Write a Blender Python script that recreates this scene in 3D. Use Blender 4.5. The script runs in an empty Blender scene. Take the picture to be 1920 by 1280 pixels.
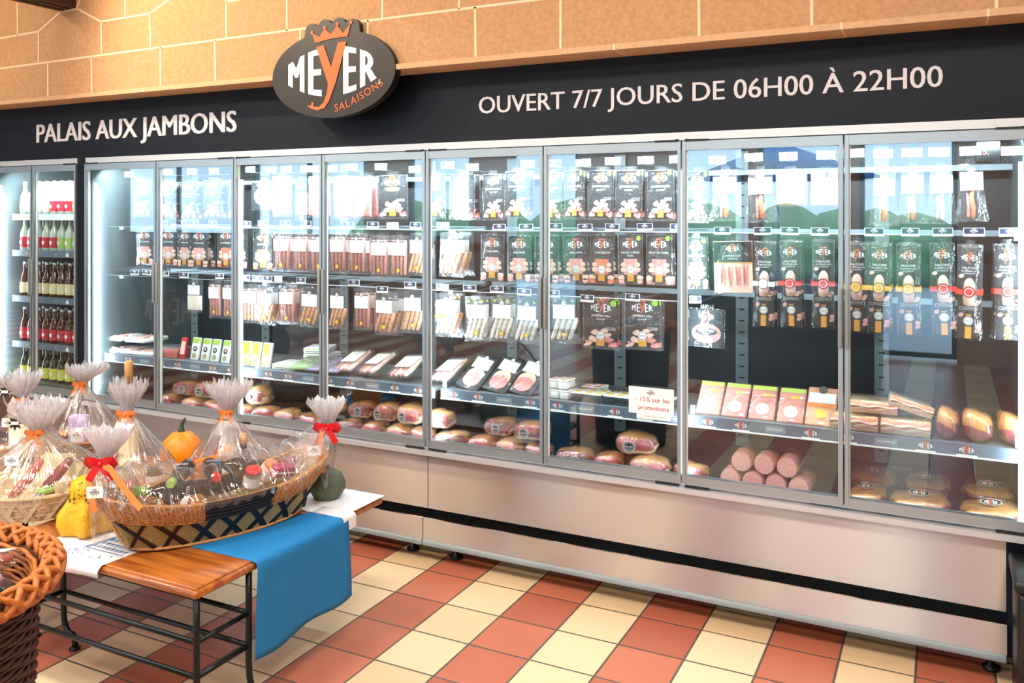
import bpy, bmesh, math, random
from mathutils import Vector, Matrix, noise
random.seed(7)
sc = bpy.context.scene
COL = sc.collection
R = math.radians
# ---------------------------------------------------------------- camera
FPX = 1623.0
cam = bpy.data.objects.new('camera', bpy.data.cameras.new('camera'))
COL.objects.link(cam)
cam.data.sensor_width = 36.0
cam.data.lens = FPX / 1920 * 36
cam.data.shift_y = -240 / 1920
cam.data.clip_start = 0.05
cam.location = (0, -3.46, 1.62)
cam.rotation_euler = (R(90), 0, math.atan2(815, FPX))
sc.camera = cam
sc.view_settings.view_transform = 'Standard'
sc.view_settings.look = 'None'
sc.view_settings.gamma = 1
sc.view_settings.use_curve_mapping = False
sc.view_settings.exposure = 0.0
try:
    sc.cycles.transparent_max_bounces = 40
    sc.cycles.max_bounces = 10
    sc.cycles.sample_clamp_indirect = 6
except Exception:
    pass
# ---------------------------------------------------------------- daylight outside
w = bpy.data.worlds.new('daylight'); sc.world = w; w.use_nodes = True
bg = w.node_tree.nodes['Background']
bg.inputs[0].default_value = (0.55, 0.80, 1.0, 1)
bg.inputs[1].default_value = 8.0

def lin(h):
    if isinstance(h, str):
        c = [int(h[i:i+2], 16) / 255 for i in (0, 2, 4)]
        return tuple(((x + .055) / 1.055) ** 2.4 if x > .04045 else x / 12.92 for x in c) + (1,)
    return tuple(h) + (1,) if len(h) == 3 else tuple(h)

def area(name, loc, rot, sx, sy, power, color=(1, 1, 1), spread=180):
    l = bpy.data.lights.new(name, 'AREA'); l.shape = 'RECTANGLE'; l.size = sx; l.size_y = sy
    l.energy = power; l.color = color; l.spread = R(spread)
    o = bpy.data.objects.new(name, l); o.location = loc; o.rotation_euler = rot
    COL.objects.link(o); return o

# portals at the openings of the glazed front behind the camera
for i, (x, wd) in enumerate(((-11.6, 2.6), (-8.8, 2.2), (-6.42, 1.05), (-4.8, 1.0), (-2.57, .85), (-1.51, .98), (-.39, .98))):
    p = area('window_portal', (x, -6.95, 1.25), (R(90), 0, 0), wd, 2.4, 1)
    p.data.cycles.is_portal = True
# fluorescent tubes inside the meat fridge canopy
for x in (-4.25, -3.67, -3.08, -2.48, -1.88, -1.27, -.65, -.05):
    area('canopy_tube_light', (x, .08, 1.885), (R(38), 0, 0), .5, .04, 12.0, (.78, .92, 1), 170)
area('canopy_tube_light', (-5.02, .08, 1.885), (R(38), 0, 0), .7, .04, 14.0, (.80, .93, 1), 170)
# vertical strip lights on the door mullions, shining into the cases
STRIPS = [-4.529, -3.38, -2.181, -.96, .231, -5.434]
for x in STRIPS:
    area('mullion_strip_light', (x, .048, 1.15), (R(90), 0, 0), .02, 1.2, (4.0 if x > 0 or x in (-3.38, -.96) else 7.0), (.80, .93, 1), 175)
# warm ceiling spots and neutral unseen lamps, added to brighten the cellophane (their housings are built with the ceiling)
SPOTS = [(-4.3, -1.25), (-3.5, -1.3), (-5.4, -1.3)]
for x, y in SPOTS:
    l = bpy.data.lights.new('ceiling_spot_light', 'SPOT'); l.energy = (150, 45, 45)[SPOTS.index((x, y))]; l.color = (1, .80, .55)
    l.spot_size = R(95); l.spot_blend = .8; l.shadow_soft_size = .05
    o = bpy.data.objects.new('ceiling_spot_light', l); o.location = (x, y, 3.30)
    d = Vector((x + (1.3 if x == -4.3 else .2), 0, 2.3)) - o.location; o.rotation_euler = d.to_track_quat('-Z', 'Y').to_euler(); COL.objects.link(o)
ADDED_LAMPS = [(-4.4, -2.6), (-2.6, -2.4), (-.9, -2.2), (.6, -2.6), (-2.8, -4.6), (-.6, -4.8), (-6.6, -3.0), (-6.2, -5.2)]
for x, y in ADDED_LAMPS:
    area('added_lamp_light', (x, y, 3.36), (0, 0, 0), .5, .5, 35, (1, .93, .84))

# ---------------------------------------------------------------- materials
MATS = {}
def nt(name):
    m = bpy.data.materials.new(name); m.use_nodes = True
    n = m.node_tree; b = n.nodes['Principled BSDF']; MATS[name] = m
    return m, n, b

def mat(name, col, rough=.5, metal=0, bump=0, scale=30, var=0, emit=0, spec=None, coat=0, stretch=None, detail=4):
    m, n, b = nt(name)
    c = lin(col)
    b.inputs['Base Color'].default_value = c
    b.inputs['Roughness'].default_value = rough
    b.inputs['Metallic'].default_value = metal
    if spec is not None: b.inputs['Specular IOR Level'].default_value = spec
    if coat: b.inputs['Coat Weight'].default_value = coat; b.inputs['Coat Roughness'].default_value = .08
    if emit:
        b.inputs['Emission Color'].default_value = c; b.inputs['Emission Strength'].default_value = emit
    if bump or var:
        tc = n.nodes.new('ShaderNodeTexCoord'); mp = n.nodes.new('ShaderNodeMapping')
        if stretch: mp.inputs['Scale'].default_value = stretch
        no = n.nodes.new('ShaderNodeTexNoise'); no.inputs['Scale'].default_value = scale; no.inputs['Detail'].default_value = detail
        n.links.new(tc.outputs['Object'], mp.inputs[0]); n.links.new(mp.outputs[0], no.inputs['Vector'])
        if bump:
            bp = n.nodes.new('ShaderNodeBump'); bp.inputs['Strength'].default_value = bump; bp.inputs['Distance'].default_value = .01
            n.links.new(no.outputs['Fac'], bp.inputs['Height']); n.links.new(bp.outputs[0], b.inputs['Normal'])
        if var:
            r = n.nodes.new('ShaderNodeValToRGB')
            r.color_ramp.elements[0].position = .3; r.color_ramp.elements[1].position = .7
            r.color_ramp.elements[0].color = tuple(x * (1 - var) for x in c[:3]) + (1,)
            r.color_ramp.elements[1].color = tuple(min(1, x * (1 + var * .6)) for x in c[:3]) + (1,)
            n.links.new(no.outputs['Fac'], r.inputs[0]); n.links.new(r.outputs[0], b.inputs['Base Color'])
    return m

def clear(name, tint=(1, 1, 1), ior=1.5, rough=.02, gain=1.0, white=0.0, bump=0, scale=40, stretch=None, add=0.0, radial=False):
    """thin transparent sheet: see-through, with fresnel reflections and a little white body"""
    m = bpy.data.materials.new(name); m.use_nodes = True; n = m.node_tree; n.nodes.clear(); MATS[name] = m
    out = n.nodes.new('ShaderNodeOutputMaterial')
    tr = n.nodes.new('ShaderNodeBsdfTransparent'); tr.inputs[0].default_value = lin(tint)
    gl = n.nodes.new('ShaderNodeBsdfGlossy'); gl.inputs['Roughness'].default_value = rough
    # Schlick reflectance, the same from both sides of the sheet
    r0 = ((ior - 1) / (ior + 1)) ** 2 * gain + add
    ge = n.nodes.new('ShaderNodeNewGeometry'); dt = n.nodes.new('ShaderNodeVectorMath'); dt.operation = 'DOT_PRODUCT'
    n.links.new(ge.outputs['Incoming'], dt.inputs[0]); n.links.new(ge.outputs['Normal'], dt.inputs[1])
    def mq(op, a, b=None, c=None):
        q = n.nodes.new('ShaderNodeMath'); q.operation = op
        for i, v in enumerate((a, b, c)):
            if v is None: continue
            if isinstance(v, (int, float)): q.inputs[i].default_value = v
            else: n.links.new(v, q.inputs[i])
        return q
    ab = mq('ABSOLUTE', dt.outputs['Value']); om = mq('SUBTRACT', 1, ab.outputs[0]); om.use_clamp = True
    mu = mq('MULTIPLY_ADD', mq('POWER', om.outputs[0], 5).outputs[0], 1 - r0, r0); mu.use_clamp = True
    base = tr.outputs[0]
    if white:
        df = n.nodes.new('ShaderNodeBsdfDiffuse'); df.inputs[0].default_value = (.95, .96, 1, 1)
        tl = n.nodes.new('ShaderNodeBsdfTranslucent'); tl.inputs[0].default_value = (.95, .96, 1, 1)
        m1 = n.nodes.new('ShaderNodeMixShader'); m1.inputs[0].default_value = .4
        n.links.new(df.outputs[0], m1.inputs[1]); n.links.new(tl.outputs[0], m1.inputs[2])
        m2 = n.nodes.new('ShaderNodeMixShader'); m2.inputs[0].default_value = white
        n.links.new(tr.outputs[0], m2.inputs[1]); n.links.new(m1.outputs[0], m2.inputs[2]); base = m2.outputs[0]
    mx = n.nodes.new('ShaderNodeMixShader')
    n.links.new(mu.outputs[0], mx.inputs[0]); n.links.new(base, mx.inputs[1]); n.links.new(gl.outputs[0], mx.inputs[2])
    n.links.new(mx.outputs[0], out.inputs[0])
    if bump:
        tc = n.nodes.new('ShaderNodeTexCoord'); mp = n.nodes.new('ShaderNodeMapping')
        if stretch: mp.inputs['Scale'].default_value = stretch
        no = n.nodes.new('ShaderNodeTexNoise'); no.inputs['Scale'].default_value = scale; no.inputs['Detail'].default_value = 3
        n.links.new(tc.outputs['Object' if not radial else 'UV'], mp.inputs[0]); n.links.new(mp.outputs[0], no.inputs['Vector'])
        bp = n.nodes.new('ShaderNodeBump'); bp.inputs['Strength'].default_value = bump; bp.inputs['Distance'].default_value = .01
        n.links.new(no.outputs['Fac'], bp.inputs['Height'])
        n.links.new(bp.outputs[0], gl.inputs['Normal']); n.links.new(bp.outputs[0], dt.inputs[1])
        if radial:   # crease highlights painted into the film as white streaks along the folds
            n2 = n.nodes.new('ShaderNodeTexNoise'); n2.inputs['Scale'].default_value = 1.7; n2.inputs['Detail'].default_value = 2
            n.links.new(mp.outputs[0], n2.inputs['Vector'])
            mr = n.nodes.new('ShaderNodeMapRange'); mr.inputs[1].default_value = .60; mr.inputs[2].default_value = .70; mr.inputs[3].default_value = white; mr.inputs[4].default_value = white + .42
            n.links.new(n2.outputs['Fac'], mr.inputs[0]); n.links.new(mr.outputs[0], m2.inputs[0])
    return m

mat('stone', 'BC9269', .85, bump=.35, scale=55, var=.16, detail=8)
mat('stone_trim', 'CBA47E', .8, bump=.2, scale=60, var=.1)
mat('mortar', 'EBCFAE', .9)
mat('navy', '08121F', .5, var=.1, scale=3, spec=.25)
mat('sign_black', '1B1713', .42)
mat('sign_edge', '0C0B0A', .5)
mat('lettering', 'CFCFD6', .6)
mat('white', 'F4F4F4', .5)
mat('orange_print', 'D8642B', .55)
mat('aluminium', 'A9B4BA', .38, .85)
mat('light_metal', 'CFD3D6', .42, .6)
mat('grey_plastic', '7F888C', .5)
mat('rail_grey', '8F9DA4', .5)
mat('liner', '12181C', .5)
mat('liner_grey', '6E7779', .5, .3)
mat('black', '070808', .5)
mat('steel_wire', 'D5DADC', .3, .9)
mat('rail_blue', '5F7183', .45)
mat('rail_blue_light', '8195A4', .45)
mat('tag_navy', '2A3A5E', .4)
mat('tag_green', '9CC94C', .4)
mat('tag_white', 'F2F4F4', .4)
mat('card_black', '1C2226', .4)
mat('card_teal', '25383A', .4)
mat('ham_pink', 'E8938F', .5, var=.3, scale=70)
mat('ham_pale', 'F2C9B4', .5, var=.12, scale=60)
mat('ham_red', 'CF6E62', .5, var=.3, scale=60)
mat('cured_pink', 'D27F80', .42, var=.45, scale=26, bump=.2, coat=.4, stretch=(1, 1, 3.5))
mat('cured_red', 'B4453F', .42, var=.45, scale=22, bump=.2, coat=.4, stretch=(1, 1, 3))
mat('fat_orange', 'DFA05C', .45, var=.25, scale=18, bump=.3, coat=.4)
mat('meat_dark', '8E3B33', .42, var=.45, scale=28, bump=.3, coat=.4)
mat('meat_fat', 'EBCFA6', .5, var=.12, scale=30, bump=.2, coat=.3)
mat('rind', 'D08B40', .45, var=.35, scale=22, bump=.4, coat=.4)
mat('sausage_pink', 'D9958A', .45, var=.18, scale=80)
mat('sausage_orange', 'E2A784', .45, var=.15, scale=60)
mat('sausage_white', 'EFE6D8', .5, var=.08, scale=60)
mat('chorizo', 'E0805A', .5, var=.2, scale=90)
mat('salami_pink', 'E3A49B', .5, var=.25, scale=120)
mat('gold', 'E2A03F', .45)
mat('yellow_band', 'E7B93E', .45)
mat('red_band', 'DC4A40', .45)
mat('green_spot', '8CC63F', .45)
mat('green_strip', 'B5D957', .45)
mat('paper', 'F5F3F0', .6)
mat('paper_print', '5D6064', .6)
mat('foam', 'F1F1EE', .6)
mat('lid_yellow', 'F2C83A', .4)
mat('lid_orange', 'EE8A3C', .4)
mat('lavender', 'C7AEDB', .5)
mat('magenta_print', 'B2325E', .5)
mat('dark_glass', '1A0F0A', .08, coat=.6)
mat('brown_glass', '4A2210', .08, coat=.6)
mat('green_glass', '1C3016', .08, coat=.6)
mat('cork', 'C79A66', .7, var=.2)
mat('label_cream', 'EADFB0', .5); mat('label_red', 'C8283C', .5); mat('label_orange', 'E9713A', .5); mat('label_green', 'A9CE74', .5); mat('label_yellow', 'DDD65A', .5)
mat('ribbon_orange', 'F08437', .5); mat('ribbon_red', 'D2121C', .35)
mat('iron', '272E2F', .38, .7, bump=.1, scale=60)
mat('black_plastic', '0B0F12', .4)
mat('cloth_blue', '0A77B8', .75, bump=.15, scale=300)
mat('runner_white', 'E9E9EE', .7, bump=.1, scale=200)
mat('runner_blue', '3C86C4', .7)
mat('pumpkin', 'F08A12', .4, var=.12, scale=8)
mat('pumpkin_stem', '3E4A2A', .7, bump=.4)
mat('gourd_yellow', 'F2B20E', .45, bump=1.0, scale=45, var=.12)
mat('gourd_wart', '5E6416', .6)
mat('gourd_green', '55604A', .5, var=.55, scale=9)
mat('rattan', 'C88F58', .6, bump=.5, scale=120, var=.25)
mat('rattan_orange', 'B5692A', .5, bump=.4, scale=120, var=.25)
mat('rattan_brown', '4A2A1E', .6, bump=.4, scale=120, var=.3)
mat('bamboo_black', '17130F', .4, var=.3, scale=30)
mat('reed', 'CDB67E', .65, bump=.6, scale=60, var=.35, stretch=(8, 8, .6))
mat('pale_bamboo', 'DCC79D', .6, bump=.3, scale=60, var=.2)
mat('led_red', 'FF5A30', .5, emit=4)
mat('tube_glow', 'EAF6FF', .5, emit=7)
mat('added_lamp_glow', 'FFF0DC', .5, emit=22)
mat('ceiling_paint', 'EDE6DC', .9)
mat('dark_wood', '3A2214', .6, var=.4, scale=6, stretch=(8, .6, 8))
mat('grass', '86AE78', .9, var=.3, scale=2)
mat('asphalt', 'B4B8BE', .9)
mat('shopfront_dark', '2B2F33', .5)
mat('awning_blue', '2A7FC4', .6)
mat('brown_counter', '2A211D', .5)

clear('door_glass', tint=(.94, .985, .995), rough=.0, add=.035)
clear('clear_plastic', tint=(.98, .99, 1), ior=1.4, rough=.05)
clear('film', tint=(.98, .99, 1), rough=.12, gain=1.2, white=.045, bump=.9, scale=28, add=.03)
clear('film_print', tint=(.96, .97, .98), rough=.12, gain=1.2, white=.22, bump=.8, scale=28, add=.03)
# crinkled cellophane: folds run along the v direction of its own unwrapped sheet
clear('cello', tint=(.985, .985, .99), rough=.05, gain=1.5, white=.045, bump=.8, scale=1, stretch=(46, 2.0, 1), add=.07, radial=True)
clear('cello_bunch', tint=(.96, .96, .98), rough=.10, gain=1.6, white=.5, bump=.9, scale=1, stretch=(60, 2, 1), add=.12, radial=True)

# brushed stainless: fine grain along x smears reflections vertically, slow dents bend them
m, n, b = nt('stainless')
b.inputs['Base Color'].default_value = lin('BEB4AC'); b.inputs['Metallic'].default_value = 1; b.inputs['Roughness'].default_value = .40
b.inputs['Anisotropic'].default_value = .98
cv = n.nodes.new('ShaderNodeCombineXYZ'); cv.inputs[2].default_value = 1.0; n.links.new(cv.outputs[0], b.inputs['Tangent'])
tc = n.nodes.new('ShaderNodeTexCoord'); mp = n.nodes.new('ShaderNodeMapping'); mp.inputs['Scale'].default_value = (.9, 1, .22)
no = n.nodes.new('ShaderNodeTexNoise'); no.inputs['Scale'].default_value = 1.5; no.inputs['Detail'].default_value = 1
bp = n.nodes.new('ShaderNodeBump'); bp.inputs['Strength'].default_value = .3; bp.inputs['Distance'].default_value = .02
n.links.new(tc.outputs['Object'], mp.inputs[0]); n.links.new(mp.outputs[0], no.inputs['Vector']); n.links.new(no.outputs['Fac'], bp.inputs['Height']); n.links.new(bp.outputs[0], b.inputs['Normal'])

# tabletop wood: stretched grain along X
m, n, b = nt('table_wood')
b.inputs['Roughness'].default_value = .28; b.inputs['Coat Weight'].default_value = .5; b.inputs['Coat Roughness'].default_value = .12
tc = n.nodes.new('ShaderNodeTexCoord'); mp = n.nodes.new('ShaderNodeMapping'); mp.inputs['Scale'].default_value = (1.2, 14, 14)
no = n.nodes.new('ShaderNodeTexNoise'); no.inputs['Scale'].default_value = 3; no.inputs['Detail'].default_value = 6; no.inputs['Distortion'].default_value = .6
rp = n.nodes.new('ShaderNodeValToRGB'); rp.color_ramp.elements[0].position = .3; rp.color_ramp.elements[1].position = .72
rp.color_ramp.elements[0].color = lin('7E3B12'); rp.color_ramp.elements[1].color = lin('C47A34')
n.links.new(tc.outputs['Object'], mp.inputs[0]); n.links.new(mp.outputs[0], no.inputs['Vector']); n.links.new(no.outputs['Fac'], rp.inputs[0]); n.links.new(rp.outputs[0], b.inputs['Base Color'])

# floor tiles: stripes of terracotta and cream square tiles with grey joints
m, n, b = nt('floor_tiles')
def mth(op, a=None, bb=None, c=None):
    q = n.nodes.new('ShaderNodeMath'); q.operation = op
    for i, v in enumerate((a, bb, c)):
        if v is None: continue
        if isinstance(v, (int, float)): q.inputs[i].default_value = v
        else: n.links.new(v, q.inputs[i])
    return q.outputs[0]
tc = n.nodes.new('ShaderNodeTexCoord'); sp = n.nodes.new('ShaderNodeSeparateXYZ'); n.links.new(tc.outputs['Object'], sp.inputs[0])
T = .2515
ux = mth('DIVIDE', mth('ADD', sp.outputs[0], .098), T); uy = mth('DIVIDE', mth('SUBTRACT', sp.outputs[1], .132), T)
ix = mth('FLOOR', ux); iy = mth('FLOOR', uy); fx = mth('SUBTRACT', ux, ix); fy = mth('SUBTRACT', uy, iy)
par = mth('GREATER_THAN', mth('ABSOLUTE', mth('SUBTRACT', mth('MULTIPLY', mth('FRACT', mth('MULTIPLY', ix, .5)), 2), 0)), .5)
ex = mth('MINIMUM', fx, mth('SUBTRACT', 1, fx)); ey = mth('MINIMUM', fy, mth('SUBTRACT', 1, fy)); ed = mth('MINIMUM', ex, ey)
grout = mth('LESS_THAN', ed, .016)
cb = n.nodes.new('ShaderNodeCombineXYZ'); n.links.new(ix, cb.inputs[0]); n.links.new(iy, cb.inputs[1])
wn = n.nodes.new('ShaderNodeTexWhiteNoise'); n.links.new(cb.outputs[0], wn.inputs['Vector'])
def ramp(c0, c1, fac):
    r = n.nodes.new('ShaderNodeMix'); r.data_type = 'RGBA'
    for k, c in ((6, c0), (7, c1)):
        if isinstance(c, str): r.inputs[k].default_value = lin(c)
        else: n.links.new(c, r.inputs[k])
    n.links.new(fac, r.inputs[0]); return r.outputs[2]
red = ramp('9F5844', 'B56C54', wn.outputs['Value']); cream = ramp('C9AE88', 'D9C5A4', wn.outputs['Value'])
no = n.nodes.new('ShaderNodeTexNoise'); no.inputs['Scale'].default_value = 9; no.inputs['Detail'].default_value = 6
n.links.new(tc.outputs['Object'], no.inputs['Vector'])
tile = ramp(red, cream, par)
mix = n.nodes.new('ShaderNodeMix'); mix.data_type = 'RGBA'; mix.blend_type = 'MULTIPLY'; mix.inputs[0].default_value = .35
n.links.new(tile, mix.inputs[6]); n.links.new(no.outputs['Color'], mix.inputs[7])
hs = n.nodes.new('ShaderNodeHueSaturation'); hs.inputs['Value'].default_value = 1.15; n.links.new(tile, hs.inputs['Color'])
fin = ramp(hs.outputs[0], '55504A', grout)
n.links.new(fin, b.inputs['Base Color'])
n.links.new(mth('MULTIPLY_ADD', no.outputs['Fac'], .18, .26), b.inputs['Roughness'])
bp = n.nodes.new('ShaderNodeBump'); bp.inputs['Strength'].default_value = .5; bp.inputs['Distance'].default_value = .003
n.links.new(mth('MINIMUM', mth('MULTIPLY', ed, 30), 1), bp.inputs['Height']); n.links.new(bp.outputs[0], b.inputs['Normal'])

# ---------------------------------------------------------------- mesh helper
class G:
    def __init__(s): s.v = []; s.f = []; s.m = []; s.sm = []; s.uv = {}
    def add(s, vs, fs, mt, smooth=False, M=None):
        o = len(s.v)
        s.v += [tuple(M @ Vector(p)) if M is not None else tuple(p) for p in vs]
        s.f += [tuple(i + o for i in f) for f in fs]; s.m += [mt] * len(fs); s.sm += [smooth] * len(fs)
    def box(s, x0, x1, y0, y1, z0, z1, mt, M=None):
        vs = [(x, y, z) for x in (x0, x1) for y in (y0, y1) for z in (z0, z1)]
        s.add(vs, [(0, 1, 3, 2), (4, 6, 7, 5), (0, 4, 5, 1), (2, 3, 7, 6), (0, 2, 6, 4), (1, 5, 7, 3)], mt, M=M)
    def rbox(s, x0, x1, y0, y1, z0, z1, r, mt, M=None, seg=2, smooth=True):
        """box with rounded edges (superellipsoid-like sphere grid pushed to the corners)"""
        n = 4 * (seg + 1); hx, hy, hz = (x1 - x0) / 2, (y1 - y0) / 2, (z1 - z0) / 2
        r = min(r, hx, hy, hz); cx, cy, cz = (x0 + x1) / 2, (y0 + y1) / 2, (z0 + z1) / 2
        vs = []; rows = []
        lat = [-90 + 90 * i / seg for i in range(seg + 1)] + [90 * i / seg for i in range(seg + 1)]
        for k, la in enumerate(lat):
            sz = -1 if k <= seg else 1; row = []
            for q in range(4):
                for j in range(seg + 1):
                    a = R(q * 90 + 90 * j / seg); sx = 1 if q in (0, 3) else -1; sy = 1 if q in (0, 1) else -1
                    row.append(len(vs))
                    vs.append((cx + sx * (hx - r) + r * math.cos(R(la)) * math.cos(a), cy + sy * (hy - r) + r * math.cos(R(la)) * math.sin(a), cz + sz * (hz - r) + r * math.sin(R(la))))
            rows.append(row)
        fs = [tuple(reversed(rows[0])), tuple(rows[-1])]
        for a, bq in zip(rows, rows[1:]):
            for j in range(n): fs.append((a[j], a[(j + 1) % n], bq[(j + 1) % n], bq[j]))
        s.add(vs, fs, mt, smooth, M)
    def poly(s, pts, y, mt, th=0, M=None):
        """flat polygon in the xz plane facing -y, optional thickness behind"""
        n = len(pts); vs = [(p[0], y, p[1]) for p in pts]; fs = [tuple(range(n))]
        if th:
            vs += [(p[0], y + th, p[1]) for p in pts]; fs.append(tuple(reversed(range(n, 2 * n))))
            fs += [(i, i + n, (i + 1) % n + n, (i + 1) % n) for i in range(n)]
        s.add(vs, fs, mt, M=M)
    def rect(s, x0, x1, z0, z1, y, mt, M=None): s.poly([(x0, z0), (x1, z0), (x1, z1), (x0, z1)], y, mt, M=M)
    def disc(s, cx, cz, r, y, mt, n=16, rz=None, th=0, M=None):
        rz = rz or r
        s.poly([(cx + r * math.cos(2 * math.pi * i / n), cz + rz * math.sin(2 * math.pi * i / n)) for i in range(n)], y, mt, th, M)
    def ring(s, cx, cz, r0, r1, y, mt, n=18, M=None):
        vs = [(cx + r * math.cos(2 * math.pi * i / n), y, cz + r * math.sin(2 * math.pi * i / n)) for r in (r0, r1) for i in range(n)]
        s.add(vs, [(i, (i + 1) % n, (i + 1) % n + n, i + n) for i in range(n)], mt, M=M)
    def blob(s, cx, cz, rx, rz, y, mt, rot=0, n=9, M=None, wob=.22):
        ph = random.random() * 9; pts = []
        for i in range(n):
            a = 2 * math.pi * i / n; k = 1 + wob * math.sin(3 * a + ph) * random.uniform(.5, 1)
            px, pz = rx * k * math.cos(a), rz * k * math.sin(a)
            pts.append((cx + px * math.cos(rot) - pz * math.sin(rot), cz + px * math.sin(rot) + pz * math.cos(rot)))
        s.poly(pts, y, mt, M=M)
    def tube(s, path, r, mt, n=8, caps=True, M=None, closed=False):
        path = [Vector(p) for p in path]; k = len(path); vs = []; up = None
        for i, p in enumerate(path):
            if closed: t = path[(i + 1) % k] - path[i - 1]
            else: t = path[min(i + 1, k - 1)] - path[max(i - 1, 0)]
            t.normalize()
            if up is None: up = t.orthogonal().normalized()
            up = (up - t * up.dot(t)).normalized(); sd = t.cross(up)
            rr = r[i] if isinstance(r, (list, tuple)) else r
            for j in range(n):
                a = 2 * math.pi * j / n; vs.append(p + (up * math.cos(a) + sd * math.sin(a)) * rr)
        fs = []
        for i in range(k if closed else k - 1):
            for j in range(n):
                i2 = (i + 1) % k; fs.append((i * n + j, i * n + (j + 1) % n, i2 * n + (j + 1) % n, i2 * n + j))
        if caps and not closed: fs += [tuple(reversed(range(n))), tuple(range((k - 1) * n, k * n))]
        s.add(vs, fs, mt, True, M)
    def lathe(s, prof, mt, n=20, M=None, f=None, cap=True):
        """prof: list of (r, z) or (r, z, material); f(angle, i, r, z) may bend the radius"""
        vs = []; k = len(prof)
        for i, p in enumerate(prof):
            for j in range(n):
                a = 2 * math.pi * j / n; r, z = p[0], p[1]
                if f: r, z = f(a, i, r, z)
                vs.append((r * math.cos(a), r * math.sin(a), z))
        o = len(s.v); s.v += [tuple(M @ Vector(p)) if M is not None else p for p in vs]
        for i in range(k - 1):
            mm = prof[i][2] if len(prof[i]) > 2 else mt
            for j in range(n):
                s.f.append((o + i * n + j, o + i * n + (j + 1) % n, o + (i + 1) * n + (j + 1) % n, o + (i + 1) * n + j)); s.m.append(mm); s.sm.append(True)
        if cap:
            s.f.append(tuple(o + j for j in reversed(range(n)))); s.m.append(prof[0][2] if len(prof[0]) > 2 else mt); s.sm.append(False)
            s.f.append(tuple(o + (k - 1) * n + j for j in range(n))); s.m.append(mt); s.sm.append(False)
    def grid(s, P, nu, nv, mt, M=None, smooth=True):
        vs = [P(i / nu, j / nv) for i in range(nu + 1) for j in range(nv + 1)]
        for i in range(nu + 1):
            for j in range(nv + 1): s.uv[len(s.v) + i * (nv + 1) + j] = (i / nu, j / nv)
        fs = [(i * (nv + 1) + j, (i + 1) * (nv + 1) + j, (i + 1) * (nv + 1) + j + 1, i * (nv + 1) + j + 1) for i in range(nu) for j in range(nv)]
        s.add(vs, fs, mt, smooth, M)
    def build(s, name, parent=None, loc=None, rot=None):
        me = bpy.data.meshes.new(name); me.from_pydata(s.v, [], s.f)
        names = []
        for x in s.m:
            if x not in names: names.append(x)
        for x in names: me.materials.append(MATS[x])
        ix = {x: i for i, x in enumerate(names)}
        me.polygons.foreach_set('material_index', [ix[x] for x in s.m]); me.polygons.foreach_set('use_smooth', s.sm)
        me.update()
        if s.uv:
            uvl = me.uv_layers.new(name='sheet')
            for lp in me.loops: uvl.data[lp.index].uv = s.uv.get(lp.vertex_index, (0, 0))
        o = bpy.data.objects.new(name, me); COL.objects.link(o)
        if parent is not None: o.parent = parent
        if loc is not None: o.location = loc
        if rot is not None: o.rotation_euler = rot
        return o

def tag(o, label=None, cat=None, group=None, kind=None):
    if label: o['label'] = label
    if cat: o['category'] = cat
    if group: o['group'] = group
    if kind: o['kind'] = kind
    return o
def thing(name, label, cat, loc=(0, 0, 0), rot=(0, 0, 0), group=None):
    o = bpy.data.objects.new(name, None); o.empty_display_size = .05; COL.objects.link(o)
    o.location = loc; o.rotation_euler = rot; return tag(o, label, cat, group)
KIDS = {}
def copy_tree(o, parent=None):
    c = o.copy(); COL.objects.link(c)
    if parent is not None: c.parent = parent
    for ch in [x for x in ALLCH.get(o.name, [])]: copy_tree_child(ch, c)
    return c
def copy_tree_child(ch, par):
    d = ch.copy(); COL.objects.link(d); d.parent = par
    for g in ALLCH.get(ch.name, []): copy_tree_child(g, d)
ALLCH = {}
def register(root):
    """remember the children of a prototype so copying needs no scene scan"""
    def rec(o):
        ALLCH[o.name] = list(o.children)
        for ch in o.children: rec(ch)
    rec(root); return root
ORD = ['', 'first', 'second', 'third', 'fourth', 'fifth', 'sixth', 'seventh', 'eighth', 'ninth', 'tenth', 'eleventh', 'twelfth']

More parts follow.
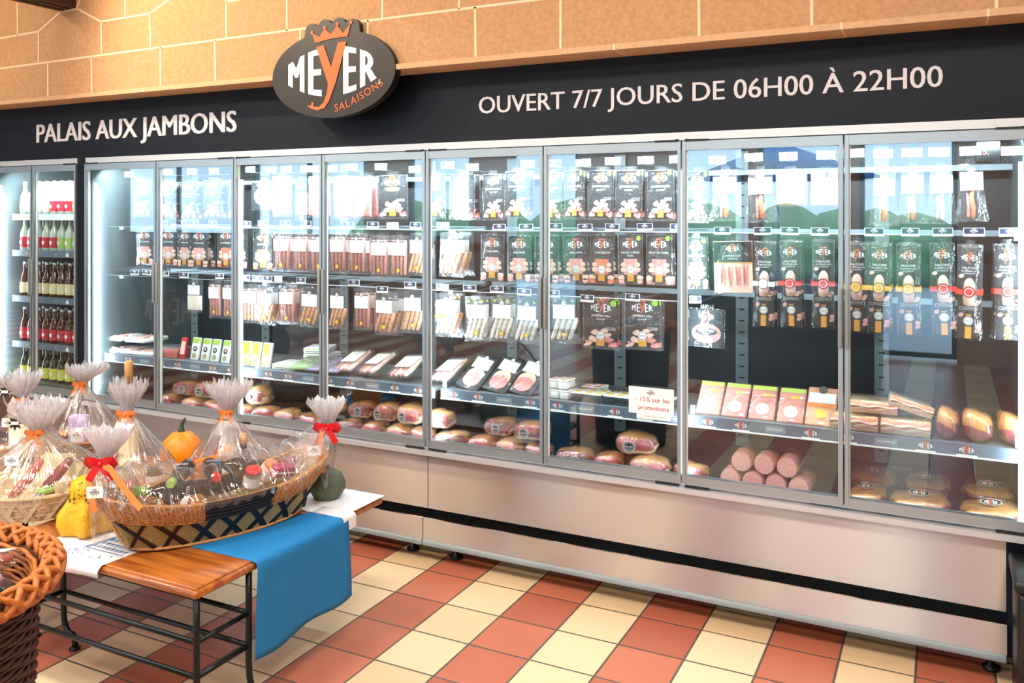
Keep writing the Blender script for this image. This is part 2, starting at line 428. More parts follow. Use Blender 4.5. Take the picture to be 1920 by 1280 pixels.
# ---------------------------------------------------------------- lettering
_T = {}
def text_geo(t, bold=0.0):
    key = (t, bold)
    if key in _T: return _T[key]
    cu = bpy.data.curves.new('lettering', 'FONT'); cu.body = t; cu.size = 1; cu.offset = bold; cu.resolution_u = 3; cu.fill_mode = 'FRONT'
    ob = bpy.data.objects.new('lettering', cu); COL.objects.link(ob)
    dg = bpy.context.evaluated_depsgraph_get(); me = bpy.data.meshes.new_from_object(ob.evaluated_get(dg))
    vs = [(v.co.x, v.co.y) for v in me.vertices]; fs = [tuple(p.vertices) for p in me.polygons]
    bpy.data.objects.remove(ob); bpy.data.curves.remove(cu); bpy.data.meshes.remove(me)
    x0 = min(v[0] for v in vs); x1 = max(v[0] for v in vs)
    vs = [(v[0] - x0, v[1]) for v in vs]
    _T[key] = (vs, fs, x1 - x0); return _T[key]
CAP = .73
def put_text(g, t, cx, cz, h, y, mt, width=None, bold=0.0, th=0, align='c', M=None):
    """cap height h, centred at cx unless align='l'; width squeezes or stretches it"""
    if bold:   # heavier strokes: three slightly shifted copies of the letters
        b_ = bold * h * .75
        put_text(g, t, cx - b_, cz, h, y + .0001, mt, width and width - 2 * b_, 0, th, align, M); put_text(g, t, cx + b_, cz, h, y + .0002, mt, width and width - 2 * b_, 0, th, align, M)
        bold = 0; width = width and width - 2 * b_; th = 0
    vs, fs, w0 = text_geo(t, bold); k = h / CAP; kx = k if width is None else width / w0
    ox = cx - (w0 * kx / 2 if align == 'c' else 0); n = len(vs)
    pts = [(ox + x * kx, y, cz + z * k) for x, z in vs]
    g.add(pts, fs, mt, M=M)
    if th:
        ed = {}
        for f in fs:
            for a, b in zip(f, f[1:] + f[:1]): ed[(a, b)] = 1
        rim = [(a, b) for (a, b) in ed if (b, a) not in ed]
        g.add(pts + [(p[0], y + th, p[2]) for p in pts], [(b, a, a + n, b + n) for a, b in rim], mt, M=M)
def glyph(g, t, x0, x1, top, bot, T, y, mt, th, bold=.028):
    if bold:
        b_ = bold; glyph(g, t, x0, x1 - 2 * b_, top, bot, T, y, mt, th, 0)
        if th: glyph(g, t, x0 + b_, x1 - b_, top, bot, T, y + .0001, mt, th, 0)
        return glyph(g, t, x0 + 2 * b_, x1, top, bot, T, y + .0002, mt, th, 0)
    vs, fs, w0 = text_geo(t, bold); ys = [v[1] for v in vs]; a, b = min(ys), max(ys)
    # split long straight strokes so the letters can follow the arch
    bm = bmesh.new(); bv = [bm.verts.new((v[0], v[1], 0)) for v in vs]
    for f in fs:
        try: bm.faces.new([bv[i] for i in f])
        except Exception: pass
    bmesh.ops.triangulate(bm, faces=bm.faces[:])
    if th: bmesh.ops.subdivide_edges(bm, edges=bm.edges[:], cuts=2, use_grid_fill=True)
    bm.verts.ensure_lookup_table(); out = []
    for i, v in enumerate(bm.verts): v.index = i
    for v in bm.verts:
        X = x0 + (x1 - x0) * v.co.x / w0; k = (v.co.y - a) / (b - a)
        out.append(T(X, bot(X) + (top(X) - bot(X)) * k, y))
    fl = [tuple(v.index for v in f.verts) for f in bm.faces]; bm.free()
    n = len(out); g.add(out, fl, mt)
    if th:
        ed = set()
        for f in fl:
            for p, q in zip(f, f[1:] + f[:1]): ed.add((p, q))
        rim = [(p, q) for p, q in ed if (q, p) not in ed]
        back = [(p[0], p[1] + th, p[2]) for p in out]
        g.add(out + back, [(q, p, p + n, q + n) for p, q in rim], mt)
YPOLY = [(-.34, .66), (-.17, .69), (.0, .13), (.16, .72), (.345, .72), (.10, -.28), (-.05, -.72), (-.15, -.88), (-.32, -.93), (-.46, -.87), (-.55, -.80), (-.46, -.80), (-.44, -.70), (-.39, -.74), (-.41, -.82), (-.28, -.85), (-.17, -.74), (-.09, -.5), (-.07, -.28)]
CROWN = [(-.36, .76), (-.44, 1.02), (-.26, .90), (-.15, 1.10), (-.01, .94), (.14, 1.14), (.27, .93), (.44, 1.15), (.37, .84), (0, .83)]
def logo(g, cx, cz, s, y, white='white', orange='orange_print', th=0, full=False, M=None):
    """s = half width of the word; drawn as arched letters, a tall y and a crown"""
    top = lambda X: .64 - .36 * X * X; bot = lambda X: -.60 + .36 * X * X
    T = lambda X, Z, yy: (tuple(Matrix(M) @ Vector((cx + X * s, yy, cz + Z * s * .73))) if M is not None else (cx + X * s, yy, cz + Z * s * .73))
    glyph(g, 'M', -1.0, -.62, top, bot, T, y, white, th); glyph(g, 'E', -.53, -.22, top, bot, T, y, white, th)
    glyph(g, 'E', .27, .56, top, bot, T, y, white, th); glyph(g, 'R', .64, 1.0, top, bot, T, y, white, th)
    yy = y - (.0012 if full else .0004)
    tris = [(0, 1, 2, 18), (3, 4, 5, 2), (2, 5, 18), (5, 6, 17, 18), (6, 7, 16, 17), (7, 8, 15, 16), (8, 9, 14, 15), (9, 10, 11, 14), (14, 11, 12, 13)]
    g.add([T(p[0], p[1], yy) for p in YPOLY], tris, orange)
    ct = [(0, 1, 2), (0, 2, 4, 9), (2, 3, 4), (4, 5, 6), (4, 6, 8, 9), (6, 7, 8)]
    g.add([T(p[0], p[1], yy) for p in CROWN], ct, orange)
    if full:
        for p in ((-.44, 1.04), (-.15, 1.12), (.14, 1.17), (.44, 1.18)):
            g.disc(cx + p[0] * s, cz + p[1] * s * .73, .035 * s, yy, orange, 10)

# ================================================================ measured layout (metres)
PACKS = [  # row, door, x, z_top, width, height, kind, packs behind
    (1, 1, -4.291, 1.821, 0.141, 0.226, 'ham', 0),
    (1, 1, -4.095, 1.808, 0.118, 0.213, 'ham', 1),
    (1, 2, -3.914, 1.805, 0.140, 0.210, 'ham', 1),
    (1, 2, -3.728, 1.808, 0.181, 0.212, 'ham', 1),
    (1, 2, -3.546, 1.811, 0.119, 0.215, 'ham', 0),
    (1, 3, -3.350, 1.795, 0.157, 0.158, 'whiteham', 0),
    (1, 3, -3.212, 1.822, 0.149, 0.222, 'speck', 0),
    (1, 3, -3.081, 1.805, 0.091, 0.217, 'green', 0),
    (1, 3, -2.977, 1.818, 0.110, 0.220, 'speck', 1),
    (1, 3, -2.805, 1.814, 0.134, 0.219, 'speck', 1),
    (1, 4, -2.671, 1.812, 0.121, 0.219, 'speck', 1),
    (1, 4, -2.497, 1.814, 0.207, 0.223, 'hamgreen', 0),
    (1, 4, -2.246, 1.814, 0.126, 0.228, 'hamgreen', 0),
    (1, 5, -2.091, 1.813, 0.148, 0.224, 'hamgreen', 1),
    (1, 5, -1.922, 1.810, 0.114, 0.220, 'ham', 0),
    (1, 5, -1.795, 1.815, 0.128, 0.227, 'ham', 1),
    (1, 5, -1.622, 1.811, 0.115, 0.225, 'ham', 1),
    (1, 6, -1.509, 1.813, 0.104, 0.230, 'ham', 1),
    (1, 6, -1.378, 1.815, 0.127, 0.231, 'ham', 1),
    (1, 6, -1.246, 1.812, 0.128, 0.227, 'ham', 1),
    (1, 6, -1.106, 1.811, 0.128, 0.226, 'ham', 1),
    (1, 7, -0.942, 1.801, 0.084, 0.210, 'ham', 0),
    (1, 7, -0.826, 1.803, 0.124, 0.216, 'long', 0),
    (1, 7, -0.682, 1.799, 0.124, 0.212, 'long', 0),
    (1, 7, -0.563, 1.792, 0.122, 0.147, 'tray', 1),
    (1, 7, -0.433, 1.789, 0.106, 0.144, 'tray', 0),
    (1, 8, -0.213, 1.789, 0.087, 0.210, 'long', 0),
    (1, 8, -0.115, 1.795, 0.094, 0.215, 'long', 0),
    (1, 8, -0.018, 1.792, 0.086, 0.212, 'long', 0),
    (1, 8, 0.079, 1.802, 0.094, 0.221, 'long', 0),
    (2, 1, -4.273, 1.531, 0.158, 0.223, 'salami', 1),
    (2, 1, -4.075, 1.532, 0.149, 0.219, 'salami', 1),
    (2, 2, -3.941, 1.530, 0.060, 0.216, 'salami', 0),
    (2, 2, -3.827, 1.531, 0.150, 0.217, 'salami', 1),
    (2, 2, -3.624, 1.536, 0.133, 0.216, 'chorizo', 1),
    (2, 2, -3.513, 1.531, 0.083, 0.208, 'salami', 0),
    (2, 3, -3.350, 1.532, 0.157, 0.214, 'chorizo', 0),
    (2, 3, -3.212, 1.519, 0.134, 0.205, 'bags', 1),
    (2, 3, -3.079, 1.517, 0.116, 0.205, 'bags', 1),
    (2, 3, -2.961, 1.519, 0.114, 0.206, 'bags', 0),
    (2, 3, -2.838, 1.520, 0.111, 0.212, 'bags', 1),
    (2, 4, -2.708, 1.518, 0.122, 0.217, 'bags', 1),
    (2, 4, -2.573, 1.512, 0.115, 0.209, 'bags', 1),
    (2, 4, -2.450, 1.513, 0.112, 0.209, 'bags', 0),
    (2, 4, -2.339, 1.522, 0.110, 0.220, 'bagd', 1),
    (2, 5, -2.151, 1.524, 0.126, 0.223, 'bagd', 2),
    (2, 5, -1.925, 1.519, 0.126, 0.215, 'salami', 0),
    (2, 5, -1.785, 1.520, 0.125, 0.212, 'salami', 1),
    (2, 5, -1.643, 1.522, 0.121, 0.211, 'salami', 1),
    (2, 6, -1.501, 1.523, 0.120, 0.224, 'salami', 1),
    (2, 6, -1.372, 1.525, 0.119, 0.226, 'chorizo', 1),
    (2, 6, -1.242, 1.526, 0.115, 0.225, 'noix', 0),
    (2, 6, -1.111, 1.528, 0.119, 0.224, 'york', 1),
    (2, 7, -0.950, 1.518, 0.091, 0.222, 'york', 0),
    (2, 7, -0.796, 1.509, 0.165, 0.226, 'hamtray', 0),
    (2, 7, -0.663, 1.507, 0.072, 0.351, 'dryn', 1),
    (2, 7, -0.566, 1.512, 0.087, 0.353, 'dryr', 1),
    (2, 7, -0.438, 1.514, 0.100, 0.354, 'dryr', 1),
    (2, 8, -0.313, 1.505, 0.066, 0.355, 'dryy', 1),
    (2, 8, -0.230, 1.507, 0.076, 0.357, 'dryy', 1),
    (2, 8, -0.131, 1.508, 0.078, 0.360, 'dryy', 1),
    (2, 8, -0.016, 1.510, 0.083, 0.359, 'dryr', 0),
    (2, 8, 0.079, 1.501, 0.084, 0.362, 'dryr', 1),
    (2, 8, 0.198, 1.513, 0.078, 0.360, 'dryr', 1),
    (3, 2, -3.859, 1.237, 0.122, 0.193, 'plain', 0),
    (3, 2, -3.703, 1.239, 0.098, 0.215, 'bags', 0),
    (3, 2, -3.590, 1.243, 0.112, 0.215, 'bags', 1),
    (3, 2, -3.438, 1.228, 0.121, 0.209, 'bags', 1),
    (3, 3, -3.319, 1.223, 0.118, 0.207, 'bagd', 1),
    (3, 3, -3.175, 1.237, 0.133, 0.221, 'bags', 1),
    (3, 3, -3.014, 1.229, 0.136, 0.215, 'bagd', 0),
    (3, 3, -2.831, 1.228, 0.125, 0.225, 'bagd', 0),
    (3, 4, -2.678, 1.234, 0.114, 0.230, 'bags', 1),
    (3, 4, -2.537, 1.220, 0.134, 0.238, 'bagd', 2),
    (3, 4, -2.368, 1.235, 0.129, 0.244, 'bagd', 0),
    (3, 5, -2.175, 1.235, 0.139, 0.229, 'bago', 1),
    (3, 5, -2.010, 1.224, 0.125, 0.212, 'white', 1),
    (3, 5, -1.868, 1.228, 0.124, 0.211, 'white', 1),
    (3, 5, -1.737, 1.228, 0.126, 0.216, 'white', 0),
    (3, 6, -1.554, 1.241, 0.142, 0.236, 'white', 0),
    (3, 6, -1.377, 1.239, 0.175, 0.224, 'hambig', 1),
    (3, 6, -1.187, 1.243, 0.174, 0.235, 'hambig', 1),
    (3, 7, -0.904, 1.220, 0.158, 0.162, 'york_wide', 0),
]
TAGS = [  # row, door, x, z, width
    (1, 1, -4.337, 1.848, 0.070),
    (1, 1, -4.011, 1.854, 0.070),
    (1, 2, -3.823, 1.853, 0.070),
    (1, 2, -3.653, 1.852, 0.068),
    (1, 2, -3.386, 1.855, 0.065),
    (1, 3, -3.237, 1.849, 0.067),
    (1, 3, -3.132, 1.850, 0.069),
    (1, 3, -3.002, 1.849, 0.068),
    (1, 3, -2.927, 1.848, 0.070),
    (1, 3, -2.826, 1.848, 0.062),
    (1, 4, -2.706, 1.851, 0.070),
    (1, 4, -2.525, 1.849, 0.070),
    (1, 4, -2.324, 1.831, 0.068),
    (1, 5, -2.139, 1.848, 0.070),
    (1, 5, -2.003, 1.834, 0.066),
    (1, 5, -1.712, 1.842, 0.068),
    (1, 5, -1.577, 1.841, 0.058),
    (1, 6, -1.439, 1.840, 0.069),
    (1, 6, -1.301, 1.844, 0.070),
    (1, 6, -1.152, 1.844, 0.070),
    (1, 6, -1.013, 1.845, 0.069),
    (1, 7, -0.845, 1.836, 0.068),
    (1, 7, -0.698, 1.843, 0.070),
    (1, 7, -0.563, 1.843, 0.068),
    (1, 7, -0.422, 1.843, 0.069),
    (1, 8, -0.312, 1.848, 0.058),
    (1, 8, -0.216, 1.843, 0.067),
    (1, 8, -0.116, 1.844, 0.069),
    (1, 8, -0.026, 1.843, 0.069),
    (1, 8, 0.077, 1.844, 0.069),
    (1, 8, 0.208, 1.840, 0.065),
    (2, 1, -4.046, 1.558, 0.056),
    (2, 2, -3.901, 1.559, 0.063),
    (2, 2, -3.807, 1.560, 0.066),
    (2, 2, -3.665, 1.560, 0.061),
    (2, 2, -3.417, 1.559, 0.070),
    (2, 3, -3.295, 1.562, 0.070),
    (2, 3, -3.139, 1.563, 0.070),
    (2, 3, -3.002, 1.561, 0.070),
    (2, 4, -2.729, 1.557, 0.070),
    (2, 4, -2.575, 1.558, 0.070),
    (2, 4, -2.456, 1.556, 0.070),
    (2, 4, -2.321, 1.557, 0.062),
    (2, 5, -2.164, 1.558, 0.070),
    (2, 5, -1.858, 1.551, 0.064),
    (2, 5, -1.720, 1.552, 0.070),
    (2, 6, -1.572, 1.555, 0.063),
    (2, 6, -1.431, 1.554, 0.070),
    (2, 6, -1.304, 1.555, 0.066),
    (2, 6, -1.156, 1.558, 0.070),
    (2, 6, -1.014, 1.557, 0.062),
    (2, 7, -0.825, 1.545, 0.068),
    (2, 7, -0.663, 1.545, 0.070),
    (2, 7, -0.557, 1.546, 0.070),
    (2, 7, -0.443, 1.545, 0.067),
    (2, 8, -0.247, 1.545, 0.070),
    (2, 8, -0.122, 1.546, 0.062),
    (2, 8, -0.013, 1.547, 0.069),
    (2, 8, 0.089, 1.548, 0.070),
    (2, 8, 0.203, 1.549, 0.070),
    (3, 1, -4.287, 1.267, 0.070),
    (3, 1, -4.188, 1.270, 0.070),
    (3, 1, -4.041, 1.268, 0.070),
    (3, 2, -3.886, 1.264, 0.070),
    (3, 2, -3.613, 1.267, 0.060),
    (3, 2, -3.423, 1.264, 0.069),
    (3, 3, -3.337, 1.264, 0.070),
    (3, 3, -3.263, 1.264, 0.060),
    (3, 3, -3.189, 1.267, 0.052),
    (3, 3, -3.035, 1.263, 0.061),
    (3, 4, -2.692, 1.262, 0.070),
    (3, 4, -2.518, 1.236, 0.068),
    (3, 4, -2.352, 1.264, 0.068),
    (3, 5, -2.167, 1.261, 0.069),
    (3, 5, -2.017, 1.261, 0.070),
    (3, 5, -1.872, 1.262, 0.070),
    (3, 5, -1.731, 1.255, 0.070),
    (3, 5, -1.580, 1.254, 0.050),
    (3, 6, -1.421, 1.240, 0.063),
    (3, 6, -1.211, 1.254, 0.065),
    (3, 7, -0.937, 1.257, 0.050),
]
SHELF = [  # kind, x, z_top, z_bottom, width, layer
    ('slab', -4.531, 0.809, 0.705, 0.156, 0),
    ('slab', -4.384, 0.813, 0.716, 0.157, 0),
    ('slab', -4.520, 0.863, 0.804, 0.180, 1),
    ('slab', -4.338, 0.874, 0.810, 0.183, 1),
    ('slab', -4.261, 0.822, 0.726, 0.090, 0),
    ('redpack', -4.135, 0.856, 0.761, 0.088, 0),
    ('redpack', -4.048, 0.861, 0.767, 0.087, 0),
    ('tube', -3.972, 0.904, 0.779, 0.047, 0),
    ('tub', -3.874, 0.910, 0.784, 0.080, 0),
    ('tub', -3.794, 0.915, 0.787, 0.071, 0),
    ('tub', -3.720, 0.917, 0.792, 0.062, 0),
    ('tub', -3.640, 0.922, 0.795, 0.081, 0),
    ('lemon', -3.492, 0.914, 0.785, 0.079, 0),
    ('lemon', -3.418, 0.915, 0.785, 0.062, 0),
    ('lemon', -3.341, 0.915, 0.785, 0.084, 0),
    ('box', -3.212, 0.865, 0.795, 0.142, 0),
    ('box', -3.143, 0.916, 0.884, 0.144, 1),
    ('flatgreen', -3.079, 0.852, 0.789, 0.124, 0),
    ('purple', -2.973, 0.860, 0.792, 0.125, 0),
    ('purple', -2.870, 0.856, 0.789, 0.115, 0),
    ('bag', -2.779, 0.863, 0.785, 0.172, 0),
    ('bag', -2.626, 0.885, 0.776, 0.180, 0),
    ('bag', -2.440, 0.899, 0.781, 0.193, 0),
    ('bag', -2.194, 0.917, 0.776, 0.155, 0),
    ('slicetray', -2.061, 0.917, 0.775, 0.190, 0),
    ('slicetray', -1.916, 0.928, 0.788, 0.187, 0),
    ('slicetray', -1.785, 0.930, 0.792, 0.184, 0),
    ('jars', -1.571, 0.885, 0.799, 0.120, 0),
    ('jars', -1.581, 0.919, 0.879, 0.099, 1),
    ('jars', -1.467, 0.913, 0.840, 0.099, 0),
    ('yog', -1.438, 0.860, 0.759, 0.165, 0),
    ('yog', -1.284, 0.866, 0.767, 0.154, 0),
    ('yog', -1.127, 0.871, 0.771, 0.158, 0),
    ('patt', -0.898, 0.884, 0.755, 0.109, 0),
    ('patt', -0.791, 0.887, 0.758, 0.115, 0),
    ('patt', -0.679, 0.889, 0.761, 0.121, 0),
    ('patt', -0.565, 0.886, 0.762, 0.117, 0),
    ('pato', -0.452, 0.918, 0.764, 0.112, 0),
    ('bacon', -0.320, 0.825, 0.753, 0.177, 0),
    ('bacon', -0.136, 0.834, 0.762, 0.183, 0),
    ('bacon', -0.256, 0.873, 0.823, 0.164, 1),
    ('bacont', -0.133, 0.912, 0.830, 0.159, 1),
    ('smoke', 0.004, 0.889, 0.768, 0.083, 0),
    ('smoke', 0.105, 0.885, 0.768, 0.112, 0),
    ('smoke', 0.217, 0.867, 0.769, 0.105, 0),
]
DECK = [  # x, z_top, width, layer
    (-4.032, 0.620, 0.138, 0),
    (-3.902, 0.668, 0.165, 1),
    (-3.728, 0.653, 0.184, 1),
    (-3.822, 0.575, 0.145, 0),
    (-3.652, 0.577, 0.169, 0),
    (-3.352, 0.669, 0.134, 1),
    (-3.461, 0.572, 0.136, 0),
    (-3.300, 0.591, 0.162, 0),
    (-3.138, 0.598, 0.161, 0),
    (-2.975, 0.586, 0.152, 0),
    (-2.872, 0.665, 0.191, 1),
    (-2.730, 0.584, 0.152, 0),
    (-2.668, 0.657, 0.143, 1),
    (-2.580, 0.581, 0.134, 0),
    (-2.513, 0.640, 0.139, 1),
    (-2.370, 0.636, 0.147, 1),
    (-2.423, 0.577, 0.136, 0),
    (-2.293, 0.578, 0.123, 0),
    (-2.195, 0.636, 0.136, 1),
    (-2.126, 0.576, 0.181, 0),
    (-1.958, 0.587, 0.149, 0),
    (-1.871, 0.650, 0.155, 1),
    (-1.705, 0.631, 0.182, 1),
    (-1.810, 0.572, 0.136, 0),
    (-1.662, 0.570, 0.139, 0),
    (-1.490, 0.574, 0.183, 0),
    (-1.328, 0.579, 0.136, 0),
    (-1.205, 0.631, 0.201, 1),
    (-1.139, 0.557, 0.187, 0),
    (-0.959, 0.573, 0.150, 0),
    (-0.272, 0.562, 0.134, 2),
    (-0.091, 0.562, 0.202, 2),
    (0.145, 0.585, 0.199, 2),
    (-0.270, 0.533, 0.173, 3),
    (-0.070, 0.539, 0.164, 3),
    (0.140, 0.535, 0.183, 3),
]
JOINTS = [  # mortar lines on the stone wall, x and z
    [(-5.165, 2.688), (-4.805, 2.695)],
    [(-4.999, 2.887), (-4.996, 2.691)],
    [(-4.802, 2.694), (-4.802, 2.509)],
    [(-4.805, 2.695), (-4.616, 2.786), (-4.459, 2.795), (-4.258, 2.7), (-3.872, 2.705), (-3.735, 2.76), (-3.659, 2.802)],
    [(-4.059, 2.848), (-4.062, 2.706)],
    [(-4.257, 2.7), (-4.255, 2.521)],
    [(-5.165, 2.504), (-2.972, 2.521)],
    [(-3.87, 2.705), (-3.863, 2.517)],
    [(-3.312, 2.762), (-3.311, 2.523)],
    [(-3.312, 2.709), (-2.991, 2.714)],
    [(-4.719, 2.506), (-4.717, 2.269)],
    [(-4.339, 2.511), (-4.335, 2.286)],
    [(-3.789, 2.515), (-3.787, 2.291)],
    [(-3.391, 2.517), (-3.387, 2.295)],
    [(-4.465, 2.795), (-4.404, 2.888)],
    [(-2.972, 2.521), (-1.541, 2.524), (-0.482, 2.522)],
    [(-2.34, 2.734), (-2.34, 2.526)],
    [(-2.422, 2.524), (-2.422, 2.289)],
    [(-1.929, 2.706), (-1.929, 2.524)],
    [(-1.848, 2.525), (-1.845, 2.293)],
    [(-1.44, 2.622), (-1.44, 2.299)],
    [(-0.858, 2.57), (-0.856, 2.295)],
    [(-0.441, 2.517), (-0.441, 2.295)],
    [(0.149, 2.442), (0.149, 2.295)],
    [(-2.91, 2.831), (-2.91, 2.52)],
    [(-2.826, 2.518), (-2.826, 2.272)],
]
# ================================================================ the room
def struct(name, g): return tag(g.build(name), kind='structure')
g = G(); g.box(-14, 3.2, -7.2, .9, -.1, 0, 'floor_tiles'); struct('floor', g)
# stone wall above the fridges, mortar lines a hair proud of the blocks
g = G(); g.box(-14, 3.2, -.14, .9, 2.30, 3.45, 'stone')
def strip(g, p, q, wd, y, mt):
    dx, dz = q[0] - p[0], q[1] - p[1]; L = math.hypot(dx, dz); nx, nz = -dz / L * wd / 2, dx / L * wd / 2
    g.poly([(p[0] - nx, p[1] - nz), (q[0] - nx, q[1] - nz), (q[0] + nx, q[1] + nz), (p[0] + nx, p[1] + nz)], y, mt, .01)
for l in JOINTS:
    for p, q in zip(l, l[1:]): strip(g, (p[0], max(p[1], 2.3)), (q[0], max(q[1], 2.3)), .011, -.1415, 'mortar')
struct('wall_back', g)
g = G(); g.box(-14, 3.2, -.165, .3, 2.278, 2.302, 'stone_trim')
for x in (-3.9, -2.9, -1.2, -.34, .12): g.box(x, x + .008, -.166, -.02, 2.2775, 2.3025, 'mortar')
struct('trim_1', g)
g = G(); g.box(-14, 3.2, .9, 1.0, 0, 3.45, 'navy'); struct('wall_behind_fridges', g)
g = G(); g.box(-14.1, -14, -7.2, .9, 0, 3.45, 'stone'); struct('wall_left', g)
g = G(); g.box(3.2, 3.3, -7.2, .9, 0, 3.45, 'stone'); struct('wall_right', g)
g = G(); g.box(-14, 3.2, -7.2, .9, 3.45, 3.55, 'ceiling_paint'); struct('ceiling', g)
# glazed front behind the camera: posts, sills, transom
g = G()
OPEN = [(-12.9, -10.3, 1.25), (-9.9, -7.7, 1.25), (-6.95, -5.9, 1.25), (-5.3, -4.3, .04), (-3.0, -2.15, .04), (-2.0, -1.02, .04), (-.88, .10, .04)]
px = -14
for a, b, z in OPEN:
    g.box(px, a, -7.2, -7.0, 0, 3.45, 'stone'); px = b
    g.box(a, b, -7.2, -7.0, 2.5, 3.45, 'stone')
    if z > .5: g.box(a, b, -7.2, -7.0, 0, z, 'stone')
g.box(px, 3.2, -7.2, -7.0, 0, 3.45, 'stone')
struct('wall_front', g)
for i, (a, b, z) in enumerate(OPEN):
    g = G()
    for x0, x1 in ((a, a + .05), (b - .05, b)): g.box(x0, x1, -7.14, -7.06, z, 2.5, 'shopfront_dark')
    g.box(a, b, -7.14, -7.06, 2.45, 2.5, 'shopfront_dark'); g.box(a, b, -7.14, -7.06, z, z + .05, 'shopfront_dark')
    if b - a > 1.3: g.box((a + b) / 2 - .03, (a + b) / 2 + .03, -7.13, -7.07, z, 2.5, 'shopfront_dark')
    fr = struct('window_%d' % (i + 1), g)
    g = G(); g.box(a + .05, b - .05, -7.105, -7.095, z + .05, 2.45, 'clear_plastic'); g.build('glass', fr)
# outside, seen only as reflections
g = G(); g.box(-40, 25, -60, -7.2, -.3, -.05, 'asphalt'); struct('pavement_outside', g)
def foliage(name, label, x0, x1, y, h, n):
    g = G()
    for i in range(n):
        r = random.uniform(.6, 1.3); x = random.uniform(x0, x1); z = random.uniform(.3, h - r * .5); yy = y + random.uniform(-.8, .8)
        M = Matrix.Translation((x, yy, z)); g.lathe([(r * math.sin(math.pi * k / 6) + .001, -r * math.cos(math.pi * k / 6)) for k in range(7)], 'grass', 9, M, f=lambda a, i, rr, zz: (rr * (1 + .18 * math.sin(5 * a + i * 2)), zz), cap=False)
    return tag(g.build(name), label, 'hedge')
foliage('hedge', 'long clipped green hedge outside, beyond the shop windows', -16, 6, -19, 1.5, 52)
van = thing('parasol', 'blue parasol standing outside the shop windows', 'parasol', (-2.3, -10.2, -.05))
g = G(); g.lathe([(1.5, 2.2), (.05, 2.75)], 'awning_blue', 8, cap=True); g.build('canopy', van)
g = G(); g.tube([(0, 0, 0), (0, 0, 2.75)], .03, 'aluminium'); g.build('pole', van)
# wooden ceiling beam coming out of the stone wall, top left
g = G(); g.box(-4.63, -4.47, -3.4, -.14, 2.80, 2.98, 'dark_wood')
for x in (-4.58, -4.52): g.box(x, x + .006, -3.4, -.14, 2.796, 2.80, 'black')
struct('trim_2', g)
# added unseen lamps, and the ceiling spots
for i, (x, y) in enumerate(ADDED_LAMPS):
    t = thing('added_ceiling_lamp', 'added unseen square white ceiling lamp, %s of the eight over the shop floor' % ORD[i + 1], 'lamp', (x, y, 3.45), group='added ceiling lamps over the shop floor')
    g = G(); g.box(-.3, .3, -.3, -.27, -.07, 0, 'white'); g.box(-.3, .3, .27, .3, -.07, 0, 'white'); g.box(-.3, -.27, -.27, .27, -.07, 0, 'white'); g.box(.27, .3, -.27, .27, -.07, 0, 'white'); g.build('frame', t)
    g = G(); g.box(-.27, .27, -.27, .27, -.05, -.03, 'added_lamp_glow'); g.build('diffuser', t)
for i, (x, y) in enumerate(SPOTS):
    g = G(); g.lathe([(.045, -.10), (.05, -.01), (.02, 0)], 'black', 16)
    tag(g.build('ceiling_spot', loc=(x, y, 3.45)), 'black ceiling spot lamp near the stone wall, %s from the left' % ('second', 'third', 'first')[i], 'lamp', 'ceiling spots')

# ================================================================ sign band
g = G(); g.box(-6.3, 1.6, 0, .06, 1.949, 2.278, 'navy')
band = tag(g.build('sign_band'), 'dark navy fascia board running above the glass doors', 'sign')
g = G(); put_text(g, 'PALAIS AUX JAMBONS', (-5.02 - 3.375) / 2, 2.056, .118, -.004, 'lettering', width=1.645, bold=.05, th=.004)
g.build('white_lettering', band)
g = G(); put_text(g, 'OUVERT 7/7 JOURS DE 06H00 À 22H00', (-1.905 - .012) / 2, 2.074, .080, -.004, 'lettering', width=1.893, bold=.02, th=.004)
g.build('white_lettering', band)
g = G(); g.box(-5.6, -4.634, -.012, .05, 1.917, 1.949, 'light_metal'); g.box(-4.558, 1.6, -.012, .05, 1.917, 1.949, 'light_metal')
g.build('light_trim', band)
g = G(); g.box(-4.632, -4.561, -.006, .7, 0, 1.949, 'navy')
tag(g.build('dark_post'), 'narrow dark navy post between the drinks fridge and the meat fridge', 'post')

# oval shop sign, standing proud of the fascia
cx, cz, s = -2.612, 2.291, .262
sg = thing('oval_sign', 'black oval shop sign with white letters, orange y and crown', 'sign', (cx, -.17, cz))
pts = []
for i in range(160):
    a = 2 * math.pi * i / 160; x, z = 1.39 * s * math.cos(a), -.008 + .208 * math.sin(a)
    for bx, bz in ((-.45, .76), (-.15, .81), (.16, .81), (.46, .76)):
        # scallops follow the crown: push the outline out to the bump circles
        dx, dz = math.cos(a), math.sin(a); r = math.hypot(x, z)
        ux, uz = x / r, z / r; b_ = (ux * bx * s + uz * bz * s); c_ = (bx * s) ** 2 + (bz * s) ** 2 - (.165 * s) ** 2; D_ = b_ * b_ - c_
        if D_ > 0:
            rr = b_ + math.sqrt(D_)
            if rr > math.hypot(x, z): x, z = ux * rr, uz * rr
    pts.append((x, z))
g = G(); g.poly(pts, 0, 'sign_black', .045); g.build('sign_board', sg)
g = G()
for x in (-.2, .2):
    g = G(); g.tube([(x, .045, -.1), (x, .17, -.1)], .014, 'aluminium'); g.build('standoff', sg)
g = G(); logo(g, 0, 0, s, -.002, th=.0018, full=True)
g.disc(1.06 * s, -.26 * s, .03 * s, -.002, 'white', 12)
g.build('crowned_name', sg)
g = G()
word = 'SALAISONS'; cum = [0]
for a_, b_ in zip(word, word[1:]): cum.append(cum[-1] + text_geo(a_)[2] / 2 + text_geo(b_)[2] / 2 + .22)
